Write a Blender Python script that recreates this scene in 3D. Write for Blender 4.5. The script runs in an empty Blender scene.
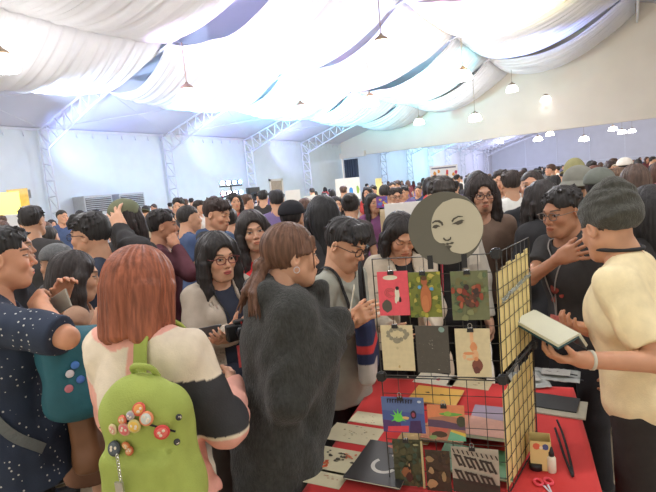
import bpy, bmesh, math, random
import numpy as np
from mathutils import Vector, Matrix
random.seed(7)
RS = np.random.RandomState(11)
SC = bpy.context.scene
COL = SC.collection
PI = math.pi
# ------------------------------------------------------------------ camera frame
FL = 495.0; YAW = math.radians(32); PITCH = math.atan(59/FL); ROLL = math.radians(5.3)
CZ = 1.74
Fv = np.array([-math.sin(YAW)*math.cos(PITCH), math.cos(YAW)*math.cos(PITCH), -math.sin(PITCH)])
Rh = np.array([math.cos(YAW), math.sin(YAW), 0.0])
Uv0 = np.cross(Rh, Fv)
Rv = Rh*math.cos(ROLL) - Uv0*math.sin(ROLL)
Uv = np.cross(Rv, Fv)
CP = np.array([0, 0, CZ])
Fh = np.array([-math.sin(YAW), math.cos(YAW), 0.0])
def W(px, py, d):
    return CP + d*(Fv + (px-328)/FL*Rv - (py-246)/FL*Uv)
def onz(px, py, z):
    r = W(px, py, 1) - CP
    return CP + r*((z-CZ)/r[2])
def G(r, d, z=0.0):            # ground frame: metres right of / ahead of the photographer
    p = Rh*r + Fh*d
    return np.array([p[0], p[1], z])
def PR(p):
    v = np.array(p) - CP; d = v@Fv
    return 328+FL*(v@Rv)/d, 246-FL*(v@Uv)/d, d
# ------------------------------------------------------------------ tagging
def tag(o, label=None, cat=None, group=None, kind=None):
    if label: o['label'] = label
    if cat: o['category'] = cat
    if group: o['group'] = group
    if kind: o['kind'] = kind
    return o
def empty(name, loc, rz=0.0):
    o = bpy.data.objects.new(name, None); COL.objects.link(o)
    o.empty_display_size = 0.1
    o.location = tuple(float(v) for v in loc); o.rotation_euler = (0, 0, rz)
    return o
def link(name, me, m, parent=None):
    o = bpy.data.objects.new(name, me); COL.objects.link(o)
    if m is not None:
        for mm in (m if isinstance(m, (list, tuple)) else [m]): me.materials.append(mm)
    if parent is not None: o.parent = parent
    return o
# ------------------------------------------------------------------ materials
MATS = {}
def srgb(r, g, b):
    f = lambda c: (c/255/12.92) if c/255 <= .04045 else ((c/255+.055)/1.055)**2.4
    return (f(r), f(g), f(b))
def mat(name, col=(.5,.5,.5), rough=.7, metal=0., var=.12, scale=12., bump=0., bscale=60., emit=0., ecol=None,
        attr=False, sub=0., trans=0., stretch=None, spec=.4, alpha=1., sheen=0.):
    if name in MATS: return MATS[name]
    m = bpy.data.materials.new(name); m.use_nodes = True
    nt = m.node_tree; N = nt.nodes; L = nt.links
    b = N['Principled BSDF']
    b.inputs['Roughness'].default_value = rough; b.inputs['Metallic'].default_value = metal
    b.inputs['Specular IOR Level'].default_value = spec
    tc = N.new('ShaderNodeTexCoord'); mp = N.new('ShaderNodeMapping')
    L.new(tc.outputs['Object'], mp.inputs['Vector'])
    if stretch: mp.inputs['Scale'].default_value = stretch
    nz = N.new('ShaderNodeTexNoise'); nz.inputs['Scale'].default_value = scale; nz.inputs['Detail'].default_value = 4
    L.new(mp.outputs[0], nz.inputs['Vector'])
    mr = N.new('ShaderNodeMapRange'); mr.inputs[1].default_value = .3; mr.inputs[2].default_value = .7
    mr.inputs[3].default_value = 1-var; mr.inputs[4].default_value = 1+var
    L.new(nz.outputs[0], mr.inputs[0])
    mx = N.new('ShaderNodeVectorMath'); mx.operation = 'SCALE'
    if attr:
        a = N.new('ShaderNodeAttribute'); a.attribute_name = 'Col'
        L.new(a.outputs['Color'], mx.inputs[0])
    else:
        mx.inputs[0].default_value = col
    L.new(mr.outputs[0], mx.inputs['Scale'])
    L.new(mx.outputs[0], b.inputs['Base Color'])
    if bump:
        n2 = N.new('ShaderNodeTexNoise'); n2.inputs['Scale'].default_value = bscale; n2.inputs['Detail'].default_value = 3
        L.new(mp.outputs[0], n2.inputs['Vector'])
        bp = N.new('ShaderNodeBump'); bp.inputs['Strength'].default_value = bump; bp.inputs['Distance'].default_value = .01
        L.new(n2.outputs[0], bp.inputs['Height']); L.new(bp.outputs[0], b.inputs['Normal'])
    if emit:
        b.inputs['Emission Color'].default_value = (*(ecol or col), 1); b.inputs['Emission Strength'].default_value = emit
    if sub:
        b.inputs['Subsurface Weight'].default_value = sub; b.inputs['Subsurface Radius'].default_value = (.012, .004, .002)
        b.inputs['Subsurface Scale'].default_value = 1.0
    if trans: b.inputs['Transmission Weight'].default_value = trans
    if sheen: b.inputs['Sheen Weight'].default_value = sheen
    if alpha < 1: b.inputs['Alpha'].default_value = alpha
    MATS[name] = m
    return m
# ------------------------------------------------------------------ simple mesh builder
class MB:
    def __init__(s): s.v = []; s.f = []; s.m = []
    def add(s, vs, fs, mi=0):
        n = len(s.v); s.v += [tuple(float(c) for c in v) for v in vs]; s.f += [tuple(i+n for i in f) for f in fs]; s.m += [mi]*len(fs)
    def box(s, c, h, R=None, mi=0):
        vs = [np.array([x*h[0], y*h[1], z*h[2]]) for x in (-1,1) for y in (-1,1) for z in (-1,1)]
        if R is not None: vs = [R@v for v in vs]
        vs = [v+np.array(c) for v in vs]
        s.add(vs, [(0,1,3,2),(4,6,7,5),(0,4,5,1),(2,3,7,6),(0,2,6,4),(1,5,7,3)], mi)
    def bbox(s, lo, hi, mi=0):
        lo = np.array(lo, float); hi = np.array(hi, float); s.box((lo+hi)/2, (hi-lo)/2, None, mi)
    def tube(s, pts, r, n=8, mi=0, flat=None, closed=False, caps=True):
        P = [np.array(p, float) for p in pts]
        rr = r if hasattr(r, '__len__') else [r]*len(P)
        rings = []; prev = None; m = len(P)
        for i, p in enumerate(P):
            a = P[(i-1) % m] if (i > 0 or closed) else P[i]; b = P[(i+1) % m] if (i < m-1 or closed) else P[i]
            t = b-a; t = t/(np.linalg.norm(t)+1e-9)
            if prev is None:
                u = np.cross(t, [0, 0, 1.]);
                if np.linalg.norm(u) < .1: u = np.cross(t, [1., 0, 0])
            else: u = prev - t*(prev@t)
            u = u/np.linalg.norm(u); prev = u; w = np.cross(t, u)
            rings.append([p + rr[i]*(u*math.cos(2*PI*k/n) + w*math.sin(2*PI*k/n)) for k in range(n)])
        vs = [v for g in rings for v in g]; fs = []
        for i in range(m if closed else m-1):
            j = (i+1) % m
            for k in range(n): fs.append((i*n+k, i*n+(k+1) % n, j*n+(k+1) % n, j*n+k))
        if not closed and caps: fs += [tuple(range(n-1, -1, -1)), tuple((m-1)*n+k for k in range(n))]
        s.add(vs, fs, mi)
    def bar(s, a, b, w, mi=0):
        s.tube([a, b], w, 4, mi)
    def lathe(s, prof, c=(0,0,0), n=20, mi=0, R=None, caps=True):
        vs = []; fs = []
        for (r, z) in prof:
            for k in range(n):
                v = np.array([r*math.cos(2*PI*k/n), r*math.sin(2*PI*k/n), z])
                if R is not None: v = R@v
                vs.append(v+np.array(c))
        for i in range(len(prof)-1):
            for k in range(n): fs.append((i*n+k, i*n+(k+1) % n, (i+1)*n+(k+1) % n, (i+1)*n+k))
        if caps:
            fs += [tuple(range(n-1, -1, -1)), tuple((len(prof)-1)*n+k for k in range(n))]
        s.add(vs, fs, mi)
    def grid(s, fn, nu, nv, mi=0):
        vs = [fn(i/nu, j/nv) for i in range(nu+1) for j in range(nv+1)]
        fs = [(i*(nv+1)+j, (i+1)*(nv+1)+j, (i+1)*(nv+1)+j+1, i*(nv+1)+j+1) for i in range(nu) for j in range(nv)]
        s.add(vs, fs, mi)
    def prism(s, pts, o, ux, uy, un, mi=0, top=None):   # extruded outline: 2-D pts on (ux,uy) at o, thickness vector un
        o = np.array(o, float); n = len(pts)
        a = [o+np.array(ux)*p[0]+np.array(uy)*p[1] for p in pts]; b = [v+np.array(un) for v in a]
        s.add(a+b, [tuple(range(n-1, -1, -1))], mi)
        s.f[-1:] = []; s.m[-1:] = []
        k = len(s.v)-2*n
        s.f.append(tuple(k+i for i in range(n-1, -1, -1))); s.m.append(mi)
        s.f.append(tuple(k+n+i for i in range(n))); s.m.append(mi if top is None else top)
        for i in range(n): s.f.append((k+i, k+(i+1) % n, k+n+(i+1) % n, k+n+i)); s.m.append(mi)
    def mesh(s, name, smooth=False):
        me = bpy.data.meshes.new(name); me.from_pydata(s.v, [], s.f); me.update()
        for i, p in enumerate(me.polygons): p.material_index = s.m[i]
        bm = bmesh.new(); bm.from_mesh(me); bmesh.ops.recalc_face_normals(bm, faces=bm.faces); bm.to_mesh(me); bm.free()
        if smooth: me.polygons.foreach_set('use_smooth', [True]*len(me.polygons))
        return me
    def build(s, name, m, parent=None, smooth=False, bevel=0):
        o = link(name, s.mesh(name, smooth), m, parent)
        if bevel:
            md = o.modifiers.new('b', 'BEVEL'); md.width = bevel; md.segments = 2; md.limit_method = 'ANGLE'
        return o
def Rz(a): c, s = math.cos(a), math.sin(a); return np.array([[c,-s,0],[s,c,0],[0,0,1.]])
def Rx(a): c, s = math.cos(a), math.sin(a); return np.array([[1.,0,0],[0,c,-s],[0,s,c]])
def Ry(a): c, s = math.cos(a), math.sin(a); return np.array([[c,0,s],[0,1.,0],[-s,0,c]])
rad = math.radians
# ------------------------------------------------------------------ noise
_T = RS.rand(32, 32, 32).astype(np.float32)
def noise(P, sc=1.0):
    q = np.asarray(P, dtype=np.float32)*np.asarray(sc, dtype=np.float32) + 100.37
    i = np.floor(q).astype(np.int32); f = q-i; f = f*f*(3-2*f); i &= 31; j = (i+1) & 31
    x0, y0, z0 = i[:,0], i[:,1], i[:,2]; x1, y1, z1 = j[:,0], j[:,1], j[:,2]; fx, fy, fz = f[:,0], f[:,1], f[:,2]
    a = _T[x0,y0,z0]*(1-fx)+_T[x1,y0,z0]*fx; b = _T[x0,y1,z0]*(1-fx)+_T[x1,y1,z0]*fx
    c = _T[x0,y0,z1]*(1-fx)+_T[x1,y0,z1]*fx; d = _T[x0,y1,z1]*(1-fx)+_T[x1,y1,z1]*fx
    return ((a*(1-fy)+b*fy)*(1-fz)+(c*(1-fy)+d*fy)*fz)*2-1
# ------------------------------------------------------------------ signed-distance modelling
# op = (mode, kind, params, k, lo, hi)   mode: u union, s subtract, i intersect
def A(*v): return np.array(v, dtype=np.float64)
def cap(a, b, ra, rb=None, k=.02, mode='u'):
    a = np.array(a, float); b = np.array(b, float); rb = ra if rb is None else rb
    R = max(ra, rb)
    return (mode, 'cap', (a, b, ra, rb), k, np.minimum(a, b)-R, np.maximum(a, b)+R)
def ell(c, r, R=None, k=.02, mode='u'):
    c = np.array(c, float); r = np.array(r, float); m = r if R is None else np.abs(R)@r*1.0+0
    return (mode, 'ell', (c, r, R), k, c-m, c+m)
def rbox(c, h, rnd=.01, R=None, k=.01, mode='u'):
    c = np.array(c, float); h = np.array(h, float); m = h if R is None else np.abs(R)@h
    return (mode, 'box', (c, h, rnd, R), k, c-m, c+m)
def cut(n, c, k=.004):      # removes the side where n.p > c
    n = np.array(n, float); n = n/np.linalg.norm(n)
    return ('i', 'pl', (n, float(c)), k, None, None)
def grp(ops, k=.02, mode='u', R=None, o=None):   # nested group, optional frame: world = R@local + o
    lo, hi = bounds(ops)
    if R is not None or o is not None:
        R = np.eye(3) if R is None else R; o = np.zeros(3) if o is None else np.array(o, float)
        cs = np.array([[x, y, z] for x in (lo[0],hi[0]) for y in (lo[1],hi[1]) for z in (lo[2],hi[2])])@R.T+o
        lo, hi = cs.min(0), cs.max(0)
    return (mode, 'grp', (ops, R, o), k, lo, hi)
def bounds(ops):
    lo = np.min([q[4] for q in ops if q[0] == 'u'], axis=0); hi = np.max([q[5] for q in ops if q[0] == 'u'], axis=0)
    return lo, hi
def prim(kind, pr, P):
    if kind == 'cap':
        a, b, ra, rb = pr; ab = b-a; t = np.clip(((P-a)@ab)/max(ab@ab, 1e-9), 0, 1)
        return np.sqrt(((P-a-t[:,None]*ab)**2).sum(1)) - (ra+(rb-ra)*t)
    if kind == 'ell':
        c, r, R = pr; q = P-c
        if R is not None: q = q@R
        k0 = np.sqrt(((q/r)**2).sum(1)); k1 = np.sqrt(((q/(r*r))**2).sum(1))+1e-9
        return k0*(k0-1)/k1
    if kind == 'box':
        c, h, rnd, R = pr; q = P-c
        if R is not None: q = q@R
        q = np.abs(q)-(h-rnd)
        return np.sqrt((np.maximum(q, 0)**2).sum(1)) + np.minimum(q.max(1), 0) - rnd
    if kind == 'pl': return P@pr[0]-pr[1]
    if kind == 'grp':
        ops, R, o = pr
        return evops(ops, P if R is None else (P-o)@R)
def evops(ops, P):
    d = None
    for mode, kind, pr, k, lo, hi in ops:
        e = prim(kind, pr, P)
        if mode == 'u':
            if d is None: d = e; continue
            h = np.maximum(k-np.abs(d-e), 0)/max(k, 1e-6); d = np.minimum(d, e)-h*h*k*.25
        else:
            if mode == 's': e = -e
            if d is None: continue
            h = np.maximum(k-np.abs(d-e), 0)/max(k, 1e-6); d = np.maximum(d, e)+h*h*k*.25
    return np.full(len(P), 1.0) if d is None else d
BN = 12
_ii = np.stack(np.meshgrid(*[np.arange(BN+1)]*3, indexing='ij'), -1).reshape(-1, 3)
_co = [(a, b, c) for a in (0,1) for b in (0,1) for c in (0,1)]
_ed = [(p, q) for n, p in enumerate(_co) for q in _co[n+1:] if sum(abs(p[i]-q[i]) for i in range(3)) == 1]
def sdf_raw(ops, res, disp=None, pad=.03, lo=None, hi=None):
    l0, h0 = bounds(ops)
    lo = l0-pad if lo is None else np.maximum(np.array(lo), l0-pad); hi = h0+pad if hi is None else np.minimum(np.array(hi), h0+pad)
    base = np.floor(lo/res).astype(int)
    nb = np.ceil((hi-base*res)/(res*BN)).astype(int); NX, NY, NZ = nb*BN+2
    keys = []; verts = []; quads = []
    mg = pad+max([q[3] for q in ops])
    for bx in range(nb[0]):
        for by in range(nb[1]):
            for bz in range(nb[2]):
                o = np.array([bx, by, bz])*BN
                bl = (base+o)*res; bh = bl+BN*res
                sub = [q for q in ops if q[4] is None or (np.all(q[4]-mg <= bh) and np.all(q[5]+mg >= bl))]
                if not any(q[0] == 'u' for q in sub): continue
                c = ((bl+bh)/2)[None]
                hd = BN*res*.87
                if abs(evops(sub, c)[0]) > hd*2.4+.03: continue
                P = (_ii+base+o)*res
                d = evops(sub, P.astype(float))
                if disp is not None:
                    near = np.abs(d) < .05
                    if near.any(): d = d.copy(); d[near] += disp(P[near].astype(float))
                d = d.reshape(BN+1, BN+1, BN+1); s = d < 0
                if s.all() or not s.any(): continue
                cs = np.stack([s[a:a+BN, b:b+BN, e:e+BN] for a, b, e in _co]); m = cs.any(0) & ~cs.all(0)
                ci = np.argwhere(m); acc = np.zeros((len(ci), 3)); cnt = np.zeros(len(ci))
                dv = {cc: d[ci[:,0]+cc[0], ci[:,1]+cc[1], ci[:,2]+cc[2]] for cc in _co}
                for p, q in _ed:
                    a, b = dv[p], dv[q]; x = (a < 0) != (b < 0)
                    t = a[x]/(a[x]-b[x]); acc[x] += np.array(p)+t[:,None]*(np.array(q)-np.array(p)); cnt[x] += 1
                verts.append((ci+o+base+acc/cnt[:,None])*res)
                g = ci+o+1
                keys.append((g[:,0]*NY+g[:,1])*NZ+g[:,2])
                for ax in range(3):
                    sl = [slice(0, BN)]*3; s2 = list(sl); s2[ax] = slice(1, BN+1)
                    s0 = s[tuple(sl)]; s1 = s[tuple(s2)]
                    e = np.argwhere(s0 != s1)
                    if not len(e): continue
                    ins = s0[e[:,0], e[:,1], e[:,2]]; ge = e+o+1
                    u = np.zeros(3, int); v = np.zeros(3, int); u[(ax+1) % 3] = 1; v[(ax+2) % 3] = 1
                    K = lambda g: (g[:,0]*NY+g[:,1])*NZ+g[:,2]
                    q = np.stack([K(ge), K(ge-u), K(ge-u-v), K(ge-v)], 1)
                    q[~ins] = q[~ins][:, ::-1]
                    quads.append(q)
    if not verts: return np.zeros((0,3)), np.zeros((0,4), int)
    V = np.concatenate(verts); K = np.concatenate(keys); Q = np.concatenate(quads)
    od = np.argsort(K); Ks = K[od]
    ix = np.clip(np.searchsorted(Ks, Q), 0, len(Ks)-1); ok = (Ks[ix] == Q).all(1)
    return V, od[ix[ok]]
def to_mesh(name, V, F, C=None):
    me = bpy.data.meshes.new(name)
    me.vertices.add(len(V)); me.vertices.foreach_set('co', V.astype(np.float32).ravel())
    me.loops.add(len(F)*4); me.loops.foreach_set('vertex_index', F.astype(np.int32).ravel())
    me.polygons.add(len(F)); me.polygons.foreach_set('loop_start', np.arange(0, len(F)*4, 4, dtype=np.int32))
    me.polygons.foreach_set('use_smooth', np.ones(len(F), bool))
    me.update(calc_edges=True)
    if C is not None:
        a = me.color_attributes.new('Col', 'FLOAT_COLOR', 'POINT')
        a.data.foreach_set('color', np.concatenate([C, np.ones((len(C), 1))], 1).astype(np.float32).ravel())
    return me
def sdf_obj(name, ops, res, m, parent=None, disp=None, color=None, relax=0):
    V, F = sdf_raw(ops, res, disp)
    return link(name, to_mesh(name, V, F, None if color is None else color(V)), m, parent)
def sst(a, b, x): t = np.clip((x-a)/(b-a), 0, 1); return t*t*(3-2*t)
def mixc(C, c, w): return C*(1-w[:,None])+np.array(c)*w[:,None]
def settle(pts, ops, off=.004, n=6):      # moves path points onto the surface of a solid
    P = np.array(pts, float)
    for _ in range(n):
        d = evops(ops, P); e = 1e-3
        g = np.stack([evops(ops, P+np.eye(3)[i]*e)-d for i in range(3)], 1)/e
        g /= np.linalg.norm(g, axis=1)[:,None]+1e-6
        P = P-g*(d-off)[:,None]
    return P
def spline(pts, n=8):
    P = [np.array(p, float) for p in pts]; P = [2*P[0]-P[1]]+P+[2*P[-1]-P[-2]]; out = []
    for i in range(1, len(P)-2):
        for t in np.linspace(0, 1, n, endpoint=False):
            out.append(.5*((2*P[i])+(-P[i-1]+P[i+1])*t+(2*P[i-1]-5*P[i]+4*P[i+1]-P[i+2])*t*t+(-P[i-1]+3*P[i]-3*P[i+1]+P[i+2])*t**3))
    out.append(P[-2]); return out
def ribbon(name, P, ops, width, m, parent, off=.004, thick=.003):
    P = np.array(P); P = settle(P, ops, off) if ops is not None else P
    T = np.gradient(P, axis=0); T /= np.linalg.norm(T, axis=1)[:,None]+1e-9
    if ops is not None:
        d = evops(ops, P); e = 2e-3
        Nn = np.stack([evops(ops, P+np.eye(3)[i]*e)-d for i in range(3)], 1); Nn /= np.linalg.norm(Nn, axis=1)[:,None]+1e-9
    else: Nn = np.tile(A(0, 1, 0), (len(P), 1))
    B = np.cross(T, Nn); B /= np.linalg.norm(B, axis=1)[:,None]+1e-9
    vs = []
    for i in range(len(P)):
        for a, b in ((-1,0),(1,0),(1,1),(-1,1)): vs.append(P[i]+B[i]*a*width/2+Nn[i]*b*thick)
    fs = []
    for i in range(len(P)-1):
        for k in range(4): fs.append((i*4+k, i*4+(k+1) % 4, i*4+4+(k+1) % 4, i*4+4+k))
    fs += [(0,3,2,1), tuple(len(P)*4-4+k for k in range(4))]
    mb = MB(); mb.add(vs, fs)
    return mb.build(name, m, parent, smooth=False)
# ================================================================== THE HALL (hall axis = +Y, left wall at X = -17)
def struct(name, mb, m, parent=None, smooth=False):
    o = mb.build(name, m, parent, smooth)
    if parent is None: o['kind'] = 'structure'
    return o
WX = -17.0; EH = 4.59; RX = 0.4; RZ = EH+.27*(RX-WX); YE = 30.0; YF = 73.0
def roofz(x): return EH+.27*(x-WX) if x < RX else RZ-.27*(x-RX)
m_floor = mat('floor_paint', srgb(196,180,152), .45, var=.08, scale=1.5, bump=.05, bscale=8)
m_wall = mat('wall_panel', srgb(206,214,218), .6, var=.03, scale=2)
m_wall2 = mat('wall_panel_cool', srgb(196,198,206), .6, var=.03, scale=1)
m_roof = mat('roof_membrane', srgb(206,208,220), .7, var=.04, scale=.6)
m_gab = mat('gable_panel', srgb(214,205,190), .7, var=.03, scale=.8)
m_steel = mat('painted_steel', srgb(205,208,216), .45, var=.04, scale=6)
m_drape = mat('drape_cloth', srgb(238,238,240), .8, var=.03, scale=5)
def drape_mat():
    m = MATS['drape_cloth']; nt = m.node_tree; b = nt.nodes['Principled BSDF']
    out = [n for n in nt.nodes if n.type == 'OUTPUT_MATERIAL'][0]
    tr = nt.nodes.new('ShaderNodeBsdfTranslucent'); mx = nt.nodes.new('ShaderNodeMixShader'); mx.inputs[0].default_value = .35
    tr.inputs[0].default_value = (.85,.86,.9,1)
    nt.links.new(b.outputs[0], mx.inputs[1]); nt.links.new(tr.outputs[0], mx.inputs[2]); nt.links.new(mx.outputs[0], out.inputs[0])
drape_mat()
b = MB(); b.bbox((WX-.2, -5, -.12), (14.6, YF+.2, 0)); struct('floor', b, m_floor)
b = MB(); b.bbox((WX-.12, -5, 0), (WX, YE, EH)); struct('wall_left', b, m_wall)
b = MB(); b.bbox((WX-.12, YE+.3, 0), (WX, YF, EH)); struct('wall_left_far', b, m_wall2)
# far wall of the second hall with its panel seams
b = MB(); pts = [(WX-.1, 0), (14.5, 0), (14.5, EH-.0), (RX, RZ), (WX-.1, EH)]
b.prism(pts, (0, YF, 0), (1,0,0), (0,0,1), (0,.2,0))
struct('wall_back', b, m_wall2)
b = MB()
for x in np.arange(-12.5, 14, 3.9): b.bbox((x-.06, YF-.08, 0), (x+.06, YF, 5.5))
b.bbox((WX, YF-.1, 1.9), (14, YF, 2.02))
struct('trim_1', b, m_steel)
# roof
b = MB()
for x0, x1 in ((WX-.2, RX), (RX, 14.6)):
    b.add([(x0,-5,roofz(x0)),(x1,-5,roofz(x1)),(x1,YF+.2,roofz(x1)),(x0,YF+.2,roofz(x0)),
           (x0,-5,roofz(x0)+.08),(x1,-5,roofz(x1)+.08),(x1,YF+.2,roofz(x1)+.08),(x0,YF+.2,roofz(x0)+.08)],
          [(0,3,2,1),(4,5,6,7),(0,1,5,4),(1,2,6,5),(2,3,7,6),(3,0,4,7)])
struct('ceiling', b, m_roof)
# end gable above the opening into the second hall
HF = 3.64
b = MB(); b.prism([(WX-.1, HF), (14.5, HF), (14.5, EH-.02), (RX, RZ-.02), (WX-.1, EH-.02)], (0, YE, 0), (1,0,0), (0,0,1), (0,.3,0))
struct('wall_gable', b, m_gab)
b = MB(); b.bbox((WX, YE-.25, HF-.1), (WX+1.9, YE, HF+.25)); struct('trim_2', b, m_gab)
# eave rail with its row of cloth ties
b = MB(); b.bbox((WX, -5, EH-.1), (WX+.06, YE, EH-.02))
for y in np.arange(-4, YE, .62): b.add([(WX+.07, y-.05, EH-.1), (WX+.07, y+.05, EH-.1), (WX+.07, y, EH-.3), (WX+.02, y, EH-.3)], [(0,1,2),(0,3,1),(0,2,3),(1,3,2)])
struct('trim_3', b, m_steel)
b = MB(); b.bbox((WX, YE+.3, EH-.1), (WX+.06, YF, EH-.02)); struct('trim_4', b, m_steel)
# ------------------------------------------------------------------ steel portal trusses
def lattice(b, a0, a1, c0, c1, n, w=.035, z=.022):
    a0, a1, c0, c1 = map(lambda v: np.array(v, float), (a0, a1, c0, c1))
    b.bar(a0, a1, w); b.bar(c0, c1, w)
    for i in range(n):
        t0, t1 = i/n, (i+1)/n
        p = a0+(a1-a0)*t0; q = c0+(c1-c0)*((t0+t1)/2); r = a0+(a1-a0)*t1
        b.bar(p, q, z); b.bar(q, r, z)
YT = [4.3, 9.5, 14.7, 19.9, 25.1]
YT2 = [36.0+5.4*i for i in range(7)]
ordw = ['nearest', 'second', 'third', 'fourth', 'fifth']
def truss(y, label, group=None):
    t = empty('roof_truss', (WX, y, 0)); tag(t, label, 'roof truss', group)
    c = MB(); lattice(c, (.1,0,0), (.1,0,EH-.1), (.62,0,0), (.55,0,EH-.55), 8); c.build('column', m_steel, t)
    r = MB(); L = 3.2
    lattice(r, (.1,0,EH-.12), (L,0,EH+.27*L-.12), (.5,0,EH-.75), (L,0,EH+.27*L-.62), 6)
    lattice(r, (L,0,EH+.27*L-.12), (RX-WX,0,RZ-.12), (L,0,EH+.27*L-.62), (RX-WX,0,RZ-.62), 16)
    lattice(r, (RX-WX,0,RZ-.12), (14-WX,0,roofz(14)-.12), (RX-WX,0,RZ-.62), (14-WX,0,roofz(14)-.62), 18)
    r.build('rafter', m_steel, t)
for i, y in enumerate(YT): truss(y, 'pale steel lattice truss, %s from the camera along the left wall' % ordw[i])
for i, y in enumerate(YT2): truss(y, 'steel truss in the blue-lit far hall, %s one past the gable' % ['first','second','third','fourth','fifth','sixth','seventh'][i])
# purlin + ridge beams and thin wire bracing
b = MB()
for x in (-10.4, -5.8):
    b.bar((x, -5, roofz(x)-.42), (x, YE, roofz(x)-.42), .03)
struct('trim_5', b, m_steel)
b = MB()
lattice(b, (RX-.1, -5, RZ-.5), (RX-.1, YE, RZ-.5), (RX-.1, -5, RZ-.95), (RX-.1, YE, RZ-.95), 40, .05)
struct('trim_6', b, m_steel)
b = MB()
for i in range(len(YT)-1):
    b.bar((-16.6, YT[i], roofz(-16.6)-.2), (-13.4, YT[i+1], roofz(-13.4)-.2), .012); b.bar((-13.4, YT[i], roofz(-13.4)-.2), (-16.6, YT[i+1], roofz(-16.6)-.2), .012)
struct('trim_7', b, m_steel)
# ------------------------------------------------------------------ ceiling drapes
def dnode(x): return roofz(x)-.5
XL = [-13.2, -10.4, -5.8, 0.2]
YN = [-.9, 4.3, 9.5, 14.7, 19.9, 25.1, 29.8]
rown = ['row beside the left wall', 'second row from the left wall', 'row beside the ridge', 'row right of the ridge']
def drape(j, k):
    x0, x1 = XL[j], XL[j+1]; y0, y1 = YN[k]+.06, YN[k+1]-.06; z0, z1 = dnode(x0), dnode(x1)
    wd = x1-x0; sag = .215*abs(wd)*(.8+.3*random.random()); ph = random.random()*9
    nv = 110; nu = 22
    def fn(u, v):
        ue = 4*u*(1-u); ve = 4*v*(1-v)
        x = x0+(x1-x0)*u
        ins = .55*ue*(1-abs(1-2*v)**.5) if False else 0
        y = y0+(y1-y0)*v
        y += (.30*ue*(wd/4.6))*(1 if v < .5 else -1)*(abs(1-2*v)**2.5)
        z = z0+(z1-z0)*u
        z -= sag*(ue**.9)*(.72+.28*ve)
        z -= (.22*ve)*(1-u)**2*(1 if j == 0 else .5) + .16*ve*u*u*(.2 if j < 3 else 1)
        w = y*13+ph+1.2*math.sin(y*2.1+ph)+.8*math.sin(u*3+y*1.1)
        z += .030*math.sin(w)*(.45+.55*ue)+.024*math.sin(w*2.3+u*2)+.016*math.sin(w*4.1+u*3+ph)+.03*math.sin(y*4.1+ph*2)*ue
        return (x, y, z)
    b = MB(); b.grid(fn, nu, nv)
    o = b.build('ceiling_drape', m_drape, None, True)
    sol = o.modifiers.new('s', 'SOLIDIFY'); sol.thickness = .012
    tag(o, 'white ceiling swag in the %s, %s' % (rown[j], ['overhead', 'nearest bay', 'second bay', 'third bay', 'fourth bay', 'last bay before the gable'][k]), 'ceiling drape', 'ceiling swags')
for j in range(3):
    for k in range(1 if j < 2 else 2, 6):
        drape(j, k)
# ------------------------------------------------------------------ pendant lamps
m_shade = mat('lamp_glass', (1,.98,.95), .3, var=0, emit=14, ecol=(1,.97,.93))
m_shade_off = mat('lamp_glass_dim', (.8,.8,.84), .3, var=0, emit=1.3, ecol=(1,.98,.95))
m_cap = mat('lamp_cap', srgb(150,130,110), .4, metal=.3, var=.1)
def lamp(px, py, d, label, power, cord=.9, bright=True, col=(.98,.97,1.), r=.30):
    p = W(px, py, d)
    t = empty('pendant_lamp', p); tag(t, label, 'pendant lamp', 'bell-shaped pendant lamps')
    b = MB(); b.tube([(0,0,.3), (0,0,.3+cord)], .012, 6); b.build('cord', m_cap, t)
    b = MB(); b.lathe([(.03,.34),(.05,.3),(.14,.24),(.17,.19),(.16,.17)], n=18); b.build('cap', m_cap, t, True)
    b = MB(); b.lathe([(.14*r/.3,.19),(.22*r/.3,.13),(.28*r/.3,.02),(.30*r/.3,-.10),(.29*r/.3,-.13),(.12*r/.3,-.15)], n=20); b.build('lamp_shade', m_shade if bright else m_shade_off, t, True)
    if power:
        L = bpy.data.lights.new('lamp_light', 'POINT'); L.energy = power; L.color = col; L.shadow_soft_size = .28
        lo = bpy.data.objects.new('lamp_light', L); COL.objects.link(lo); lo.location = (0, 0, -.5); lo.parent = t
LP = [(2,64,9.6,'white pendant lamp cut off by the left edge of the photo',.5,.7,True),
      (188,96,12.4,'white bell pendant lamp nearest the left wall, brown cap, clearly outlined',.5,1.0,False),
      (301,111,16.6,'small dim pendant lamp with a pinkish cap, above the woman in red',.7,.9,False),
      (382,50,10.6,'large glowing pendant lamp high up in the middle of the ceiling',1.8,1.2,True),
      (370,102,17.0,'blazing white pendant lamp half lost in glare, below the large one overhead',5.0,1.0,True),
      (463,76,16.5,'glowing pendant lamp with grey cap right of the large middle one',3.0,.9,True),
      (475,118,23.5,'bright yellowish pendant lamp hanging lowest before the tan gable',2.6,1.7,True),
      (419,122,26.5,'small clear-edged bell pendant lamp before the tan gable, left of the yellowish one',.4,1.1,False),
      (512,89,24.,'small dim grey-capped pendant lamp right of the glowing group',.4,.6,False),
      (546,99,27.,'smallest dim pendant lamp farthest right before the gable',.4,.6,False)]
LK = 100
for px, py, d, lab, pw, cord, br in LP: lamp(px, py, d, lab, pw*LK, cord, br)
LP2 = [(538,139,38,'first glowing lamp under the fascia edge in the far hall'),(550,134,43,'glowing lamp just right of the first one in the far hall'),
       (584,139,36,'largest glowing lamp hanging in the far hall, over the beige caps'),(613,129,40,'small lamp in the far hall left of the right-hand pair'),
       (622,132,44,'small lamp in the far hall, left one of the right-hand pair'),(632,131,48,'small lamp in the far hall, right one of the right-hand pair'),(500,142,52,'faint lamp far back in the blue-lit hall')]
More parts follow.
